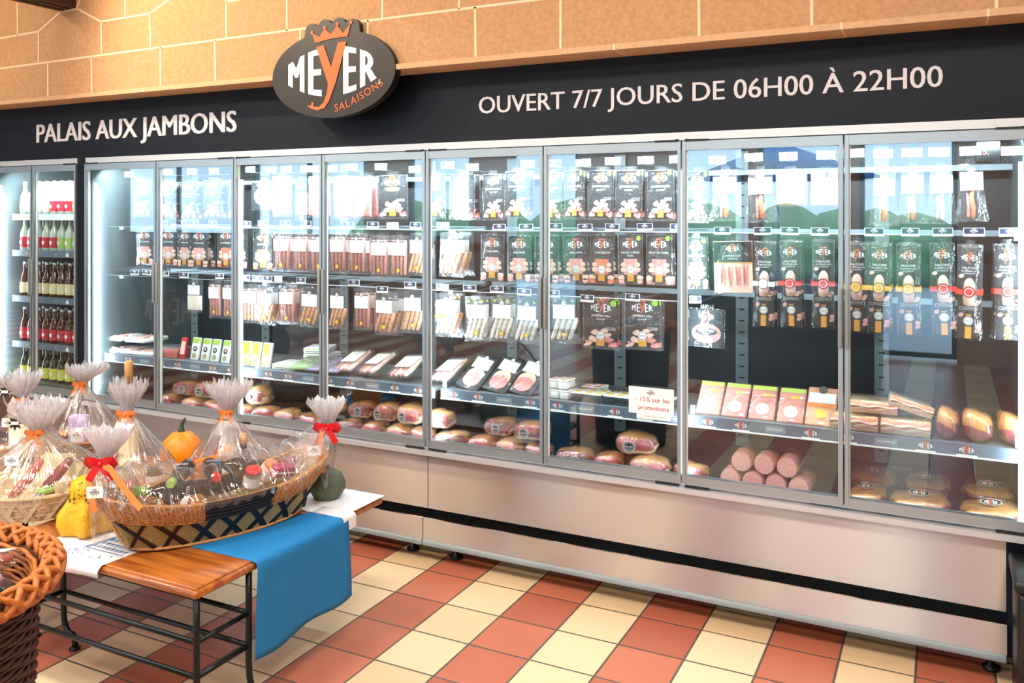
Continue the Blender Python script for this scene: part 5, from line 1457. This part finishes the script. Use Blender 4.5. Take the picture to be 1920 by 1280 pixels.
# local x = along the boat, local y = away from the camera (left of travel)
def half(s, t):   # half width at s (-1..1) and height fraction t
    e = (1 - abs(s) ** 3.4) ** .5 if abs(s) < 1 else 0
    return (.095 + .050 * t) * (.30 + .70 * e)
def LX(s, t): return s * (.315 + .105 * t) + .01
def rimz(s): return .145 + .065 * abs(s) ** 2.2
def wall(s, t, side, out=0.0):
    x = LX(s, t); y = side * (half(s, t) + out); z = rimz(s) * t + .010 * s * s * (1 - t)
    y -= .030 * (1 - s * s) * (1 if True else 0)
    return (x, y, z)
g = G(); n = 40
for side in (-1, 1):
    rows = []
    for k in range(5):
        t = .02 + .56 * k / 4; rows.append([wall(-1 + 2 * i / n, t, side) for i in range(n + 1)])
    vs = [p for r in rows for p in r]; fs = [(k * (n + 1) + i, k * (n + 1) + i + 1, (k + 1) * (n + 1) + i + 1, (k + 1) * (n + 1) + i) for k in range(4) for i in range(n)]
    g.add(vs, fs if side < 0 else [tuple(reversed(f)) for f in fs], 'reed', True)
for s in (-1, 1): # end walls
    vs = []
    for k in range(5):
        t = .02 + .96 * k / 4; a, b_ = wall(s, t, -1), wall(s, t, 1)
        for q in range(5): vs.append(tuple(a[m_] + (b_[m_] - a[m_]) * q / 4 for m_ in range(3)))
    g.add(vs, [(k * 5 + q, k * 5 + q + 1, (k + 1) * 5 + q + 1, (k + 1) * 5 + q) for k in range(4) for q in range(4)], 'reed')
vs = [wall(-1 + 2 * i / n, .02, sd) for i in range(n + 1) for sd in (-1, 1)]; g.add(vs, [(2 * i, 2 * i + 2, 2 * i + 3, 2 * i + 1) for i in range(n)], 'reed')
g.build('reed_body', bk)
# vertical reeds as fine ribs
for side in (-1, 1):
    g = G()
    for i in range(150):
        s = -.99 + 1.98 * i / 149; g.tube([wall(s, .03, side, .001), wall(s, .3, side, .0018), wall(s, .58, side, .001)], .0019, 'reed', 4, caps=False)
    g.build('reed_ribs', bk)
# black crossed slats
def slat(g, s0, s1, t0, t1, side, wd=.011, mt='bamboo_black', out=.0045, n_=6):
    vs = []
    for i in range(n_ + 1):
        u = i / n_; s = s0 + (s1 - s0) * u; t = t0 + (t1 - t0) * u; c = Vector(wall(s, t, side, out))
        vs += [c + Vector((-wd / 2 * 1.2, 0, 0)), c + Vector((wd / 2 * 1.2, 0, 0))]
    g.add(vs, [(2 * i, 2 * i + 1, 2 * i + 3, 2 * i + 2) for i in range(n_)], mt)
g = G()
for side in (-1, 1):
    for i in range(7):
        c = -.87 + i * .288
        slat(g, c - .105, c + .105, .03, .58, side, wd=.022); slat(g, c + .105, c - .105, .03, .58, side, wd=.022, out=.0055)
g.build('black_slats', bk)
# woven rattan band on the ends, black bamboo band in the middle
for side in (-1, 1):
    for a, b_, m_ in ((-1, -.28, 19), (.36, 1, 17)):
        g = G()
        for k in range(9):
            t = .57 + .43 * k / 8
            g.tube([wall(a + (b_ - a) * i / 18, t, side, .0035 + .002 * ((i + k) % 2)) for i in range(19)], .0036, 'rattan', 6)
        for i in range(m_ + 1):
            s = a + (b_ - a) * i / m_; q = .012 * ((i % 3) - 1)
            g.tube([wall(s, .55, side, .004), wall(max(-1, min(1, s + q)), .7, side, .0085), wall(s, .86, side, .0075), wall(max(-1, min(1, s - q)), 1.0, side, .0085), wall(s, 1.02, side, -.003)], .0037, 'rattan', 5)
        g.build('rattan_weave', bk)
    g2 = G()
    for k in range(5):
        t = .62 + .09 * k; g2.tube([wall(-.28 + .64 * i / 16, t, side, .003) for i in range(17)], .0088, 'bamboo_black', 6)
    g2.build('black_band', bk)
for s in (-1, 1):
    g = G()
    for k in range(14):
        t = .08 + .92 * k / 13; a, b_ = wall(s, t, -1, .003), wall(s, t, 1, .003); g.tube([(a[0] + s * .003, a[1], a[2]), (b_[0] + s * .003, b_[1], b_[2])], .0034, 'rattan', 5)
    g.build('end_weave', bk)
g = G()
loop = [wall(-1 + 2 * i / 24, 1.0, -1) for i in range(25)] + [wall(1 - 2 * i / 24, 1.0, 1) for i in range(25)]
g.tube(loop, .006, 'rattan', 8, closed=True); g.build('rim', bk)
g = G(); loop = [wall(-1 + 2 * i / 24, .02, -1, .006) for i in range(25)] + [wall(1 - 2 * i / 24, .02, 1, .006) for i in range(25)]
g.tube(loop, .0055, 'rattan', 8, closed=True); g.build('base_rim', bk)
MB = Matrix.Translation(O_) @ Matrix.Rotation(SA, 4, 'Z')
def inboat(x, y, z): return tuple(MB @ Vector((x, y, z)))
# straw bed in the basket
g = G(); rr = random.Random(11)
for i in range(420):
    x = rr.uniform(-.33, .36); y = rr.uniform(-.11, .07); z = .075 + .05 * abs(x / .35) ** 2 + rr.uniform(0, .03); a = rr.uniform(0, 3.14); l = rr.uniform(.03, .06)
    g.tube([(x - l / 2 * math.cos(a), y - l / 2 * math.sin(a) * .6, z), (x, y, z + rr.uniform(0, .012)), (x + l / 2 * math.cos(a), y + l / 2 * math.sin(a) * .6, z)], .0011, 'pale_bamboo', 3, caps=False)
o = g.build('wood_wool', bk); o['kind'] = 'stuff'
def wine(name, label, loc, rot, glass='dark_glass', lab='bamboo_black', cap='ribbon_red', L=.26, r=.033, print_='paper', group='bottles in the boat basket'):
    t = thing(name, label, 'bottle', loc, rot, group); g = G(); g.lathe([(r * .8, 0), (r, .006), (r, L * .6), (r * .8, L * .68), (.014, L * .78), (.0125, L * .93), (.0145, L * .935), (.0145, L * .97)], glass, 22); g.build('glass_body', t)
    g = G(); g.lathe([(r + .0006, L * .12), (r + .0006, L * .5)], lab, 22, cap=False)
    for a in range(0, 360, 90): put_text(g, 'MEYER', 0, L * .32, .014, -r - .0012, print_, width=.042, M=Matrix.Rotation(R(a), 4, 'Z'))
    g.build('label', t)
    g = G(); g.lathe([(.0152, L * .84), (.0158, L * .99), (.013, L)], cap, 16); g.build('cap', t); return t
def lay(al, tilt): return (R(tilt), 0, SA + R(al) + R(90))
wine('wine_bottle', 'dark bottle with green neck band lying at the left of the boat basket', inboat(-.03, -.02, .15), lay(182, 80), cap='green_spot')
wine('wine_bottle', 'dark bottle lying in the middle of the boat basket, blue-capped', inboat(.25, .02, .155), lay(172, 76), cap='awning_blue')
wine('wine_bottle', 'dark bottle with red cap pointing to the front rim of the boat basket', inboat(.02, .10, .20), lay(-104, 88), cap='ribbon_red', L=.21, r=.03)
wine('wine_bottle', 'dark bottle with pale green cap in the middle of the boat basket', inboat(-.06, .085, .215), lay(-128, 92), cap='label_green', L=.2, r=.028)
def jar(label, loc, rot, body, lid, r=.032, h=.07, group='jars in the boat basket'):
    t = thing('jar', label, 'jar', loc, rot, group); g = G(); g.lathe([(r * .9, 0), (r, .005), (r, h * .8), (r * .85, h * .88), (r * .85, h * .95)], body, 20); g.build('glass_body', t)
    g = G(); g.lathe([(r * .92, h * .86), (r * .92, h), (r * .8, h + .003)], lid, 20); g.build('lid', t)
    g = G(); g.lathe([(r + .0006, h * .15), (r + .0006, h * .7)], 'paper', 20, cap=False); g.build('label', t)
jar('pale jar with black lid at the front rim of the boat basket', inboat(-.20, -.085, .135), (R(40), 0, SA), 'rind', 'black_plastic')
jar('small glass jar with blue label in the middle of the boat basket', inboat(.12, -.05, .135), (R(18), 0, SA), 'clear_plastic', 'ribbon_red')
jar('round brown jar near the front of the boat basket', inboat(-.13, -.07, .12), (R(70), 0, SA + .4), 'meat_dark', 'rind')
jar('glass jar with orange label right of the middle in the boat basket', inboat(.19, .0, .14), (R(30), R(20), SA), 'ham_pale', 'lid_orange')
b = thing('gift_box', 'crimson striped box on the right side of the boat basket', 'box', inboat(.235, -.045, .155), (R(25), R(12), SA + .3)); g = G(); g.rbox(-.045, .045, -.02, .02, 0, .04, .003, 'magenta_print'); g.build('carton', b); g = G(); g.box(-.046, .046, -.021, .021, .016, .021, 'paper'); g.build('stripe', b)
b = thing('gift_box', 'orange box leaning at the back of the boat basket', 'box', inboat(.0, .085, .17), (R(-20), 0, SA + .2)); g = G(); g.rbox(-.05, .05, -.015, .015, -.03, .06, .003, 'ribbon_orange'); g.build('carton', b)
s_ = thing('dried_sausage', 'dark dried sausage lying at the right end of the boat basket', 'sausage', inboat(.28, .0, .17), (0, 0, SA)); g = G(); g.tube([(-.10, .0, 0), (-.095, 0, 0), (-.05, .01, .005), (.02, .012, .01), (.06, 0, .012), (.064, 0, .012)], [.003, .014, .018, .018, .012, .003], 'meat_dark', 12); g.build('meat', s_)

# ================================================================ cellophane
def ringuv(g, o, k, n):
    for i in range(k):
        for j in range(n): g.uv[o + i * n + j] = (abs(2 * j / n - 1), i / (k - 1))
def crease(a, k=1.0, seed=0.0):
    return .5 * math.sin(a * 11 + seed) + .35 * math.sin(a * 23 + seed * 2.1) + .25 * math.sin(a * 37 + seed * 3.7)
def ribbon(g, pts, wd, mt, up=(0, 0, 1)):
    pts = [Vector(p) for p in pts]; vs = []
    for i, p in enumerate(pts):
        t = (pts[min(i + 1, len(pts) - 1)] - pts[max(i - 1, 0)]).normalized(); sd = t.cross(Vector((.45, -.89, 0))); sd = sd.normalized() if sd.length > .01 else Vector((1, 0, 0))
        vs += [p - sd * wd / 2, p + sd * wd / 2]
    g.add(vs, [(2 * i, 2 * i + 1, 2 * i + 3, 2 * i + 2) for i in range(len(pts) - 1)], mt, True)
def bow(t, loc, s, mt, loops=2, tail=1.0):
    """two loops, a knot and two tails facing the camera side"""
    F = Matrix.Translation(loc) @ Matrix.Rotation(R(26), 4, 'Z')
    g = G()
    for sx in (-1, 1):
        pts = [F @ Vector((sx * s * x, -.012 - s * y, s * z)) for x, y, z in ((0, 0, 0), (.45, .25, .22), (.95, .2, .30), (1.05, 0, .02), (.9, -.15, -.16), (.4, -.05, -.05), (0, 0, 0))]
        ribbon(g, pts, s * .62, mt)
    g.build('bow_loops', t)
    g = G(); g.lathe([(.004, -s * .2), (s * .2, -s * .12), (s * .2, s * .12), (.004, s * .2)], mt, 10, F @ Matrix.Translation((0, -.018, 0))); g.build('knot', t)
    g = G()
    for sx in (-1, 1):
        ribbon(g, [F @ Vector((sx * s * x * tail, -.014 - .1 * s * y, -s * z * tail)) for x, y, z in ((0, 0, 0), (.4, 1, .5), (.8, 1.4, 1.1), (1.1, 1, 1.6))], s * .55, mt)
    g.build('ribbon_tails', t)
def name_tag(t, loc, mt='paper', s=.026):
    g = G(); M = Matrix.Translation(loc) @ Matrix.Rotation(R(26), 4, 'Z') @ Matrix.Rotation(R(random.uniform(-8, 8)), 4, 'Y'); g.box(-s, s, -.001, .0, -s * .72, s * .72, mt, M); logo(g, 0, -.001, s * .62, -.0014, 'paper_print', 'paper_print', M=M); g.build('name_tag', t)
def star(t, loc, r=.03):
    g = G(); M = Matrix.Translation(loc) @ Matrix.Rotation(R(26), 4, 'Z'); pts = []
    for i in range(16): a = math.pi * i / 8; q = r if i % 2 == 0 else r * .52; pts.append((q * math.cos(a), q * math.sin(a)))
    g.poly(pts, 0, 'black', .002, M); M2 = M @ Matrix.Translation((-.004, .0022, .004)); g.poly([(x * 1.18, z * 1.18) for x, z in pts], 0, 'pale_bamboo', .003, M2); g.rect(-r * .5, r * .5, -r * .2, r * .2, -.0006, 'paper', M); g.build('star_ornament', t)
def wrapped(idx, label, x, y, rb, zneck, flare_h, flare_r, basket='rattan', contents=(), skew=(0, 0), bow_mt='ribbon_orange', bow_s=.028, hb=.10, tagged=True, starred=False, flare_tilt=(0, 0), seed=1.0):
    """a basket of goods under a cellophane cone tied at the neck"""
    bs = thing('gift_basket', label, 'basket', (x, y, TZ + .001), group=None)
    g = G(); g.lathe([(rb * .72, 0), (rb * .8, .004), (rb * .98, hb), (rb * .94, hb), (rb * .76, .01), (.001, .01)], basket, 30, cap=False, f=lambda a, i, r, z: (r * (1 + .012 * math.cos(a * 15 + i * 3)), z)); g.build('bowl', bs)
    g = G()
    for k in range(7):
        z = .012 + (hb - .012) * k / 6; r = rb * (.80 + .18 * k / 6) + .002
        g.tube([((r + .003 * math.cos(15 * a + 3.14 * k)) * math.cos(a), (r + .003 * math.cos(15 * a + 3.14 * k)) * math.sin(a), z) for a in [2 * math.pi * i / 60 for i in range(60)]], .0052, basket, 5, closed=True)
    if basket == 'pale_bamboo':
        for i in range(34):
            a = 2 * math.pi * i / 34; r0 = rb * .82 + .008; r1 = rb * .98 + .008; ribbon(g, [((r0 + (r1 - r0) * t) * math.cos(a + .35 * t * (1 if i % 2 else -1)), (r0 + (r1 - r0) * t) * math.sin(a + .35 * t * (1 if i % 2 else -1)), .006 + (hb + .006) * t) for t in (0, .33, .66, 1)], .018, basket)
    g.tube([(rb * math.cos(a), rb * math.sin(a), hb) for a in [2 * math.pi * i / 40 for i in range(40)]], .008, basket, 6, closed=True)
    g.build('weave', bs)
    wz = zneck - TZ; n = 90; sx, sy = skew
    prof = [(.90, .01), (1.02, hb * .6), (1.05, hb * 1.05), (.96, hb * 1.05 + (wz - hb) * .18), (.74, hb + (wz - hb) * .42), (.48, hb + (wz - hb) * .66), (.26, hb + (wz - hb) * .85), (.11, wz - .008), (.085, wz)]
    cl = bs
    g = G(); vs = []; ringuv(g, 0, len(prof), n)
    for i, (r, z) in enumerate(prof):
        k = i / (len(prof) - 1)
        for j in range(n):
            a = 2 * math.pi * j / n; rr_ = r * rb * (1 + crease(a, seed=seed) * (.035 + .10 * k) + .05 * noise.noise(Vector((math.cos(a) * 2, math.sin(a) * 2, z * 9 + seed))))
            vs.append((rr_ * math.cos(a) + sx * k * k, rr_ * math.sin(a) + sy * k * k, z))
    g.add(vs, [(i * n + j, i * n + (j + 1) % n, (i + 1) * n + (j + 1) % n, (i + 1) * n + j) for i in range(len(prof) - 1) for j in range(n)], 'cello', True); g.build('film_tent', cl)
    g = G(); vs = []; fp = [(.085, 0), (.30, .22), (.62, .5), (.86, .78), (1.0, 1.0)]
    for lay in range(3):
        o0 = len(vs); ringuv(g, o0, 5, n)
        for i, (r, h_) in enumerate(fp):
            for j in range(n):
                a = 2 * math.pi * j / n; k = i / 4; fr_ = (flare_r if i else rb); rr_ = (r * (rb if i == 0 else flare_r) * (1 - .30 * lay * k)) * (1 + crease(a, seed=seed + lay) * .13)
                z = wz + h_ * flare_h * (1 + k * (.34 * noise.noise(Vector((math.cos(a) * 3 + seed, math.sin(a) * 3, lay))) + .10 * math.sin(a * 19 + lay) + .07 * math.sin(a * 41)))
                vs.append((rr_ * math.cos(a) + sx + flare_tilt[0] * h_, rr_ * math.sin(a) + sy + flare_tilt[1] * h_, z))
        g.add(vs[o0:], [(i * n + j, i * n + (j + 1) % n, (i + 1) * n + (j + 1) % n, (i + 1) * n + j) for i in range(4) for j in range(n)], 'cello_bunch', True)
    g.build('gathered_top', cl)
    g = G(); g.tube([((rb * .10) * math.cos(a) + sx, (rb * .10) * math.sin(a) + sy, wz) for a in [2 * math.pi * i / 16 for i in range(16)]], .004, bow_mt, 6, closed=True); g.build('tie', cl)
    bow(cl, (sx, sy - .01, wz), bow_s, bow_mt)
    if tagged: name_tag(cl, (sx * .8 + .015, sy * .8 - rb * .52, wz - .08))
    if starred: star(cl, (sx - .035, sy - .045 - rb * .1, wz + .045))
    for c in contents: c(x, y, TZ + .012)
    return bs
rc = random.Random(5)
def C_bottle(dx, dy, label, glass='dark_glass', cap='gold', lab='label_cream', L=.27, lean=(0, 0), r=.033):
    return lambda x, y, z: wine('wine_bottle', label, (x + dx, y + dy, z), (lean[0], lean[1], 0), glass, lab, cap, L, r, 'paper_print', 'goods in the wrapped baskets')
def C_box(dx, dy, w_, d_, h_, mt, label, rz=0):
    def f(x, y, z):
        t = thing('gift_box', label, 'box', (x + dx, y + dy, z), (0, 0, rz), 'goods in the wrapped baskets'); g = G(); g.rbox(-w_ / 2, w_ / 2, -d_ / 2, d_ / 2, 0, h_, .004, mt); g.build('carton', t); g = G(); g.rect(-w_ * .35, w_ * .35, h_ * .4, h_ * .75, -d_ / 2 - .0006, 'paper'); logo(g, 0, h_ * .57, w_ * .22, -d_ / 2 - .001, 'paper_print', 'orange_print'); g.build('label', t)
    return f
def C_jar(dx, dy, h0, label, body, lid): return lambda x, y, z: jar(label, (x + dx, y + dy, z + h0), (0, 0, 0), body, lid, group='goods in the wrapped baskets')
def C_saus(dx, dy, h0, label, mt, rz=0, L=.16):
    def f(x, y, z):
        t = thing('sausage', label, 'sausage', (x + dx, y + dy, z + h0), (R(rc.uniform(-10, 10)), R(-50), rz), 'goods in the wrapped baskets'); g = G(); g.tube([(-L / 2, 0, 0), (-L * .47, 0, 0), (-L * .2, .006, 0), (L * .2, .006, 0), (L * .47, 0, 0), (L / 2, 0, 0)], [.003, .014, .02, .02, .013, .003], mt, 12); g.build('meat', t)
    return f
wrapped(0, 'pale bamboo gift basket in cellophane at the left edge, nearest the camera', -3.13, -1.28, .225, .785, .11, .105, 'pale_bamboo', [C_saus(.05, -.10, .13, 'red sausage in the pale bamboo basket', 'ham_red', .3, .2), C_saus(.10, -.02, .12, 'brown sausage in the pale bamboo basket', 'meat_dark', .9, .18), C_box(-.02, .08, .12, .05, .17, 'label_cream', 'cream box in the pale bamboo basket', .4), C_jar(.13, -.08, .03, 'jar with green lid in the pale bamboo basket', 'meat_dark', 'green_spot'), C_jar(.16, .03, .03, 'jar with red lid in the pale bamboo basket', 'ham_pink', 'ribbon_red')], skew=(.03, -.04), starred=True, seed=1.3)
wrapped(1, 'gift basket in cellophane at the left edge, second row, orange ribbon and star', -3.62, -1.03, .15, .80, .11, .085, 'rattan', [C_box(.03, -.04, .06, .05, .22, 'label_cream', 'tall cream box in the second left basket', .3), C_bottle(-.05, .03, 'clear bottle in the second left basket', 'pale_glass', 'gold')], starred=True, seed=2.2, flare_tilt=(-.02, 0))
wrapped(2, 'tall gift basket in cellophane standing before the dark post', -3.60, -.75, .155, .825, .085, .09, 'rattan', [C_box(.04, -.05, .08, .05, .20, 'lavender', 'lilac box in the tall basket before the post', .5), C_jar(-.05, -.06, .04, 'dark jar in the tall basket before the post', 'meat_dark', 'gold')], seed=3.9, flare_tilt=(.03, 0), tagged=False)
wrapped(3, 'gift basket in cellophane with a corked bottle poking out of its top', -2.88, -1.09, .17, .832, .12, .07, 'rattan', [C_bottle(0.0, .0, 'tall corked bottle rising out of the gathered cellophane', 'clear_plastic', 'cork', 'label_cream', .545, r=.036), C_jar(.09, -.07, .03, 'jar with red lid in the basket of the corked bottle', 'dark_glass', 'ribbon_red'), C_jar(.12, .02, .06, 'dark jar with white print in the basket of the corked bottle', 'dark_glass', 'black_plastic'), C_saus(-.06, -.07, .13, 'sausage in the basket of the corked bottle', 'ham_red', 1.1)], tagged=False, seed=5.1, bow_s=.03)
wrapped(4, 'gift basket in cellophane behind the middle of the boat basket', -2.58, -.86, .16, .822, .115, .09, 'rattan', [C_saus(-.04, -.05, .14, 'dark sausage standing in the basket behind the boat basket', 'meat_dark', .3), C_saus(.0, -.06, .15, 'brown sausage standing in the basket behind the boat basket', 'rind', .1), C_jar(.07, -.06, .08, 'jar with red lid in the basket behind the boat basket', 'ham_pink', 'ribbon_red'), C_bottle(.05, .03, 'dark bottle in the basket behind the boat basket', L=.24)], tagged=False, seed=7.4, bow_s=.024)
# extra star on the corked-bottle wrap
# cellophane over the boat basket: sagging tent between two ties
cb = bk
def ridge(s): return .235 + .075 * abs(s) ** 2.0 + .012 * math.sin(s * 7)
def tent(u, v):
    s = -1 + 2 * u; a = v * math.pi
    w_ = half(min(.999, max(-.999, s)), 1.0) + .012; k = 1 - .80 * abs(s) ** 6
    x = LX(s, 1.0) * 1.02; cyy = -.030 * (1 - s * s)
    rid = ridge(s); zz = math.sin(a) ** (.75); yy = -math.cos(a)
    low = rimz(s) * .93 + .006 * math.sin(s * 19)
    z = low + (rid - low) * zz
    n1 = noise.noise(Vector((s * 4, v * 3, 1.7))) * .022 + .010 * math.sin(s * 26 + v * 9) * math.sin(a) + .006 * math.sin(s * 55 - v * 16)
    return (x + n1 * .5, cyy + yy * w_ * (1.06 - .10 * zz) * (1 if True else k) + n1, z + n1 * .8)
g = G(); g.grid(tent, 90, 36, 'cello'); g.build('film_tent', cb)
# film skirts pulled up to the ties at both ends
TIES = [(-.375, -.02, .315), (.455, -.02, .295)]
for q, (tx, ty, tz) in enumerate(TIES):
    sgn = -1 if q == 0 else 1; g = G(); n = 60; vs = []; ringuv(g, 0, 8, n)
    for i in range(8):
        k = i / 7
        for j in range(n):
            a = 2 * math.pi * j / n; base = Vector((LX(sgn * .80, 1) + .075 * math.cos(a) * 1.2, .085 * math.sin(a) - .01, .15 + .03 * math.sin(a * 3) - .09 * max(0, math.cos(a) * sgn)))
            nk = Vector((tx + .013 * math.cos(a), ty + .013 * math.sin(a), tz)); e = k ** .8; p = base.lerp(nk, e); p += Vector((math.cos(a), math.sin(a), 0)) * (.04 * math.sin(math.pi * k)) * (1 + .5 * crease(a, seed=q * 3)) * .5
            vs.append(p)
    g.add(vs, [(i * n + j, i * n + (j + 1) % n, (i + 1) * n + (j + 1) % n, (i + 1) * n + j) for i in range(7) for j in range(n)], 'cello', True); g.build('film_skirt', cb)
    g = G()
    for lay in range(3):
        vs = []; ringuv(g, len(g.v), 5, n)
        for i in range(5):
            k = i / 4
            for j in range(n):
                a = 2 * math.pi * j / n; r_ = (.013 + .062 * k ** 1.1 * (1 - .28 * lay)) * (1 + .22 * crease(a, seed=q + lay)); z = tz + .098 * k * (1 + .12 * math.sin(a * 9 + lay) + .08 * math.sin(a * 21))
                vs.append((tx + r_ * math.cos(a) - .012 * k * sgn, ty + r_ * math.sin(a), z))
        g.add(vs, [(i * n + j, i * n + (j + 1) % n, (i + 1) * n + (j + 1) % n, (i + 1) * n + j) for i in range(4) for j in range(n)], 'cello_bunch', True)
    g.build('gathered_top', cb)
# bows and tags live in world space, as their own parts of the wrap
Minv = (Matrix.Translation(O_) @ Matrix.Rotation(SA, 4, 'Z')).inverted()
for q, (tx, ty, tz) in enumerate(TIES):
    before = set(cb.children); pw = inboat(tx, ty, tz)
    hold = bpy.data.objects.new('tmp', None); COL.objects.link(hold)
    bow(hold, (pw[0] + .01, pw[1] - .02, pw[2]), .043, 'ribbon_red', tail=.8)
    off = (.05, -.03) if q == 0 else (-.0, -.04)
    g = G(); F = Vector((pw[0], pw[1] - .03, pw[2]))
    if q == 0: ribbon(g, [F + Vector(p) for p in ((0, 0, 0), (.06, .0, -.012), (.11, .0, -.055), (.16, .01, -.105), (.19, .01, -.125))], .022, 'ribbon_orange'); ribbon(g, [F + Vector(p) for p in ((.0, 0, .0), (-.02, -.02, -.05), (.01, -.03, -.10), (.02, -.03, -.15))], .018, 'ribbon_orange')
    else: ribbon(g, [F + Vector(p) for p in ((0, -.01, 0), (.005, -.03, -.05), (.015, -.04, -.10), (.03, -.045, -.16))], .017, 'ribbon_orange')
    g.build('orange_streamer', hold)
    name_tag(hold, (pw[0] + off[0], pw[1] - .05 + off[1], pw[2] - .075))
    for ch in list(hold.children):
        me = ch.data; me.transform(Minv); ch.parent = cb
    bpy.data.objects.remove(hold)

# ================================================================ tall round wicker basket, bottom left
WX, WY, WZ = -2.004, -2.409, .838
wb = thing('wicker_basket', 'tall round wicker basket with plaited orange-brown rim, bottom left corner', 'basket', (WX, WY, 0))
g = G(); rb0 = .25; g.lathe([(rb0 * .9, 0), (rb0 * .95, .01), (.272, WZ - .05), (.29, WZ - .01), (.281, WZ - .02), (.270, WZ - .10), (rb0 * .85, .03), (.001, .03)], 'rattan_brown', 48, cap=False); g.build('wall', wb)
g = G()
for k in range(62):
    z = .01 + (WZ - .08) * k / 61; r = rb0 * .95 + (.272 - rb0 * .95) * k / 61 + .003
    g.tube([((r + .004 * math.cos(22 * a + 3.14 * k)) * math.cos(a), (r + .004 * math.cos(22 * a + 3.14 * k)) * math.sin(a), z) for a in [2 * math.pi * i / 88 for i in range(88)]], .0046, 'rattan_brown', 4, closed=True)
g.build('weave', wb)
for s_, ph in ((1, 0), (-1, .8), (1, 1.9), (-1, 2.7), (1, 3.9), (-1, 5.1)):
    g = G(); pts = []
    for i in range(260):
        a = 2 * math.pi * i / 260; q = 13 * a * s_ + ph; pts.append(((.306 + .021 * math.cos(q)) * math.cos(a), (.306 + .021 * math.cos(q)) * math.sin(a), WZ - .012 + .024 * math.sin(q)))
    g.tube(pts, .0068, 'rattan_orange', 7, closed=True); g.build('rim_strand', wb)
g = G()
for k in range(7):
    z = WZ - .02 - .012 * k; r = .268 - .002 * k; g.tube([(r * math.cos(a), r * math.sin(a), z + .003 * math.cos(18 * a + 3.14 * k)) for a in [2 * math.pi * i / 90 for i in range(90)]], .0058, 'rattan_orange', 5, closed=True)
g.build('inner_weave', wb)
rs = random.Random(3); NP = 0
SPOTS_ = [(.20 * math.cos(R(an)), .20 * math.sin(R(an)), -.01) for an in (-50, -18, 14, 46, 78)] + [(.12 * math.cos(R(an)), .12 * math.sin(R(an)), .012) for an in (-55, -5, 35, 80)] + [(.19, .03, .03), (.06, .02, .03), (-.05, .06, .02)]
for i, (dx, dy, dz) in enumerate(SPOTS_):
    t = thing('sausage_packet', uniq('film packet of sausages in the tall wicker basket, %s' % ('at the front rim', 'front right by the rim', 'low against the right rim', 'back right by the rim', 'at the back under the rim', 'front of the centre', 'just right of the centre', 'back right of the centre', 'behind the centre', 'topmost near the right rim', 'in the centre', 'left of the centre')[i]), 'packet', (WX + dx, WY + dy, WZ + .045 + dz), (R(rs.uniform(-35, -10)), R(rs.uniform(-25, 25)), R(26 + rs.uniform(-30, 30))), 'packets in the tall wicker basket')
    g = G()
    for k in range(3): g.tube([(-.03 + .028 * k, -.03, -.05), (-.03 + .028 * k, -.03, -.045), (-.028 + .028 * k, .01, -.047), (-.03 + .028 * k, .045, -.05)], [.003, .012, .013, .004], ('ham_red', 'meat_dark', 'lavender')[(k + i) % 3], 8)
    g.build('sausages', t)
    g = G(); g.rbox(-.05, .05, -.06, .06, -.068, -.03, .014, 'film'); g.build('film_pouch', t)
    g = G(); M = Matrix.Translation((0, 0, -.029)) @ Matrix.Rotation(R(-90), 4, 'X')
    if i % 2 == 0: g.rect(-.038, .038, -.03, .04, 0, 'paper', M); logo(g, 0, .005, .026, -.0006, 'paper_print', 'paper_print', M=M); g.build('paper_label', t)
# dark low wall inside keeps the packets from falling through
g = G(); g.lathe([(.001, WZ - .09), (.258, WZ - .09)], 'black', 30, cap=False); g.build('liner', wb)

# ================================================================ dark counter across the shop (seen mirrored in the glass doors)
ct = thing('shop_counter', 'dark shop counter with the shop name on its front, across the room', 'counter', (-8.0, -4.0, 0))
g = G(); g.box(-1.3, 1.2, -.35, .35, 0, .9, 'brown_counter'); g.build('body', ct); g = G(); g.box(-1.35, 1.25, -.4, .4, .9, .94, 'table_wood'); g.build('worktop', ct)
g = G(); M = Matrix.Rotation(R(180), 4, 'Z'); logo(g, .0, .5, .38, -.353, M=M); g.build('crowned_name', ct)
ds = thing('display_table', 'dark skirted display table with goods in front of the shop windows', 'table', (-1.45, -5.3, 0))
g = G(); g.rbox(-.9, .9, -.4, .4, 0, .86, .03, 'shopfront_dark'); g.build('skirt', ds); g = G(); g.box(-.95, .95, -.45, .45, .86, .89, 'dark_wood'); g.build('top', ds)
# names of prototypes that never got a place are removed
for k, r in list(PROTO.items()):
    if r.get('label') in (None, 'x'):
        for o in [c2 for c1 in r.children for c2 in c1.children] + list(r.children) + [r]: bpy.data.objects.remove(o)

for o in bpy.data.objects:
    if 'label' in o and not 4 <= len(o['label'].replace(',', ' ').split()) <= 16: print('LABEL LENGTH', o.name, o['label'])
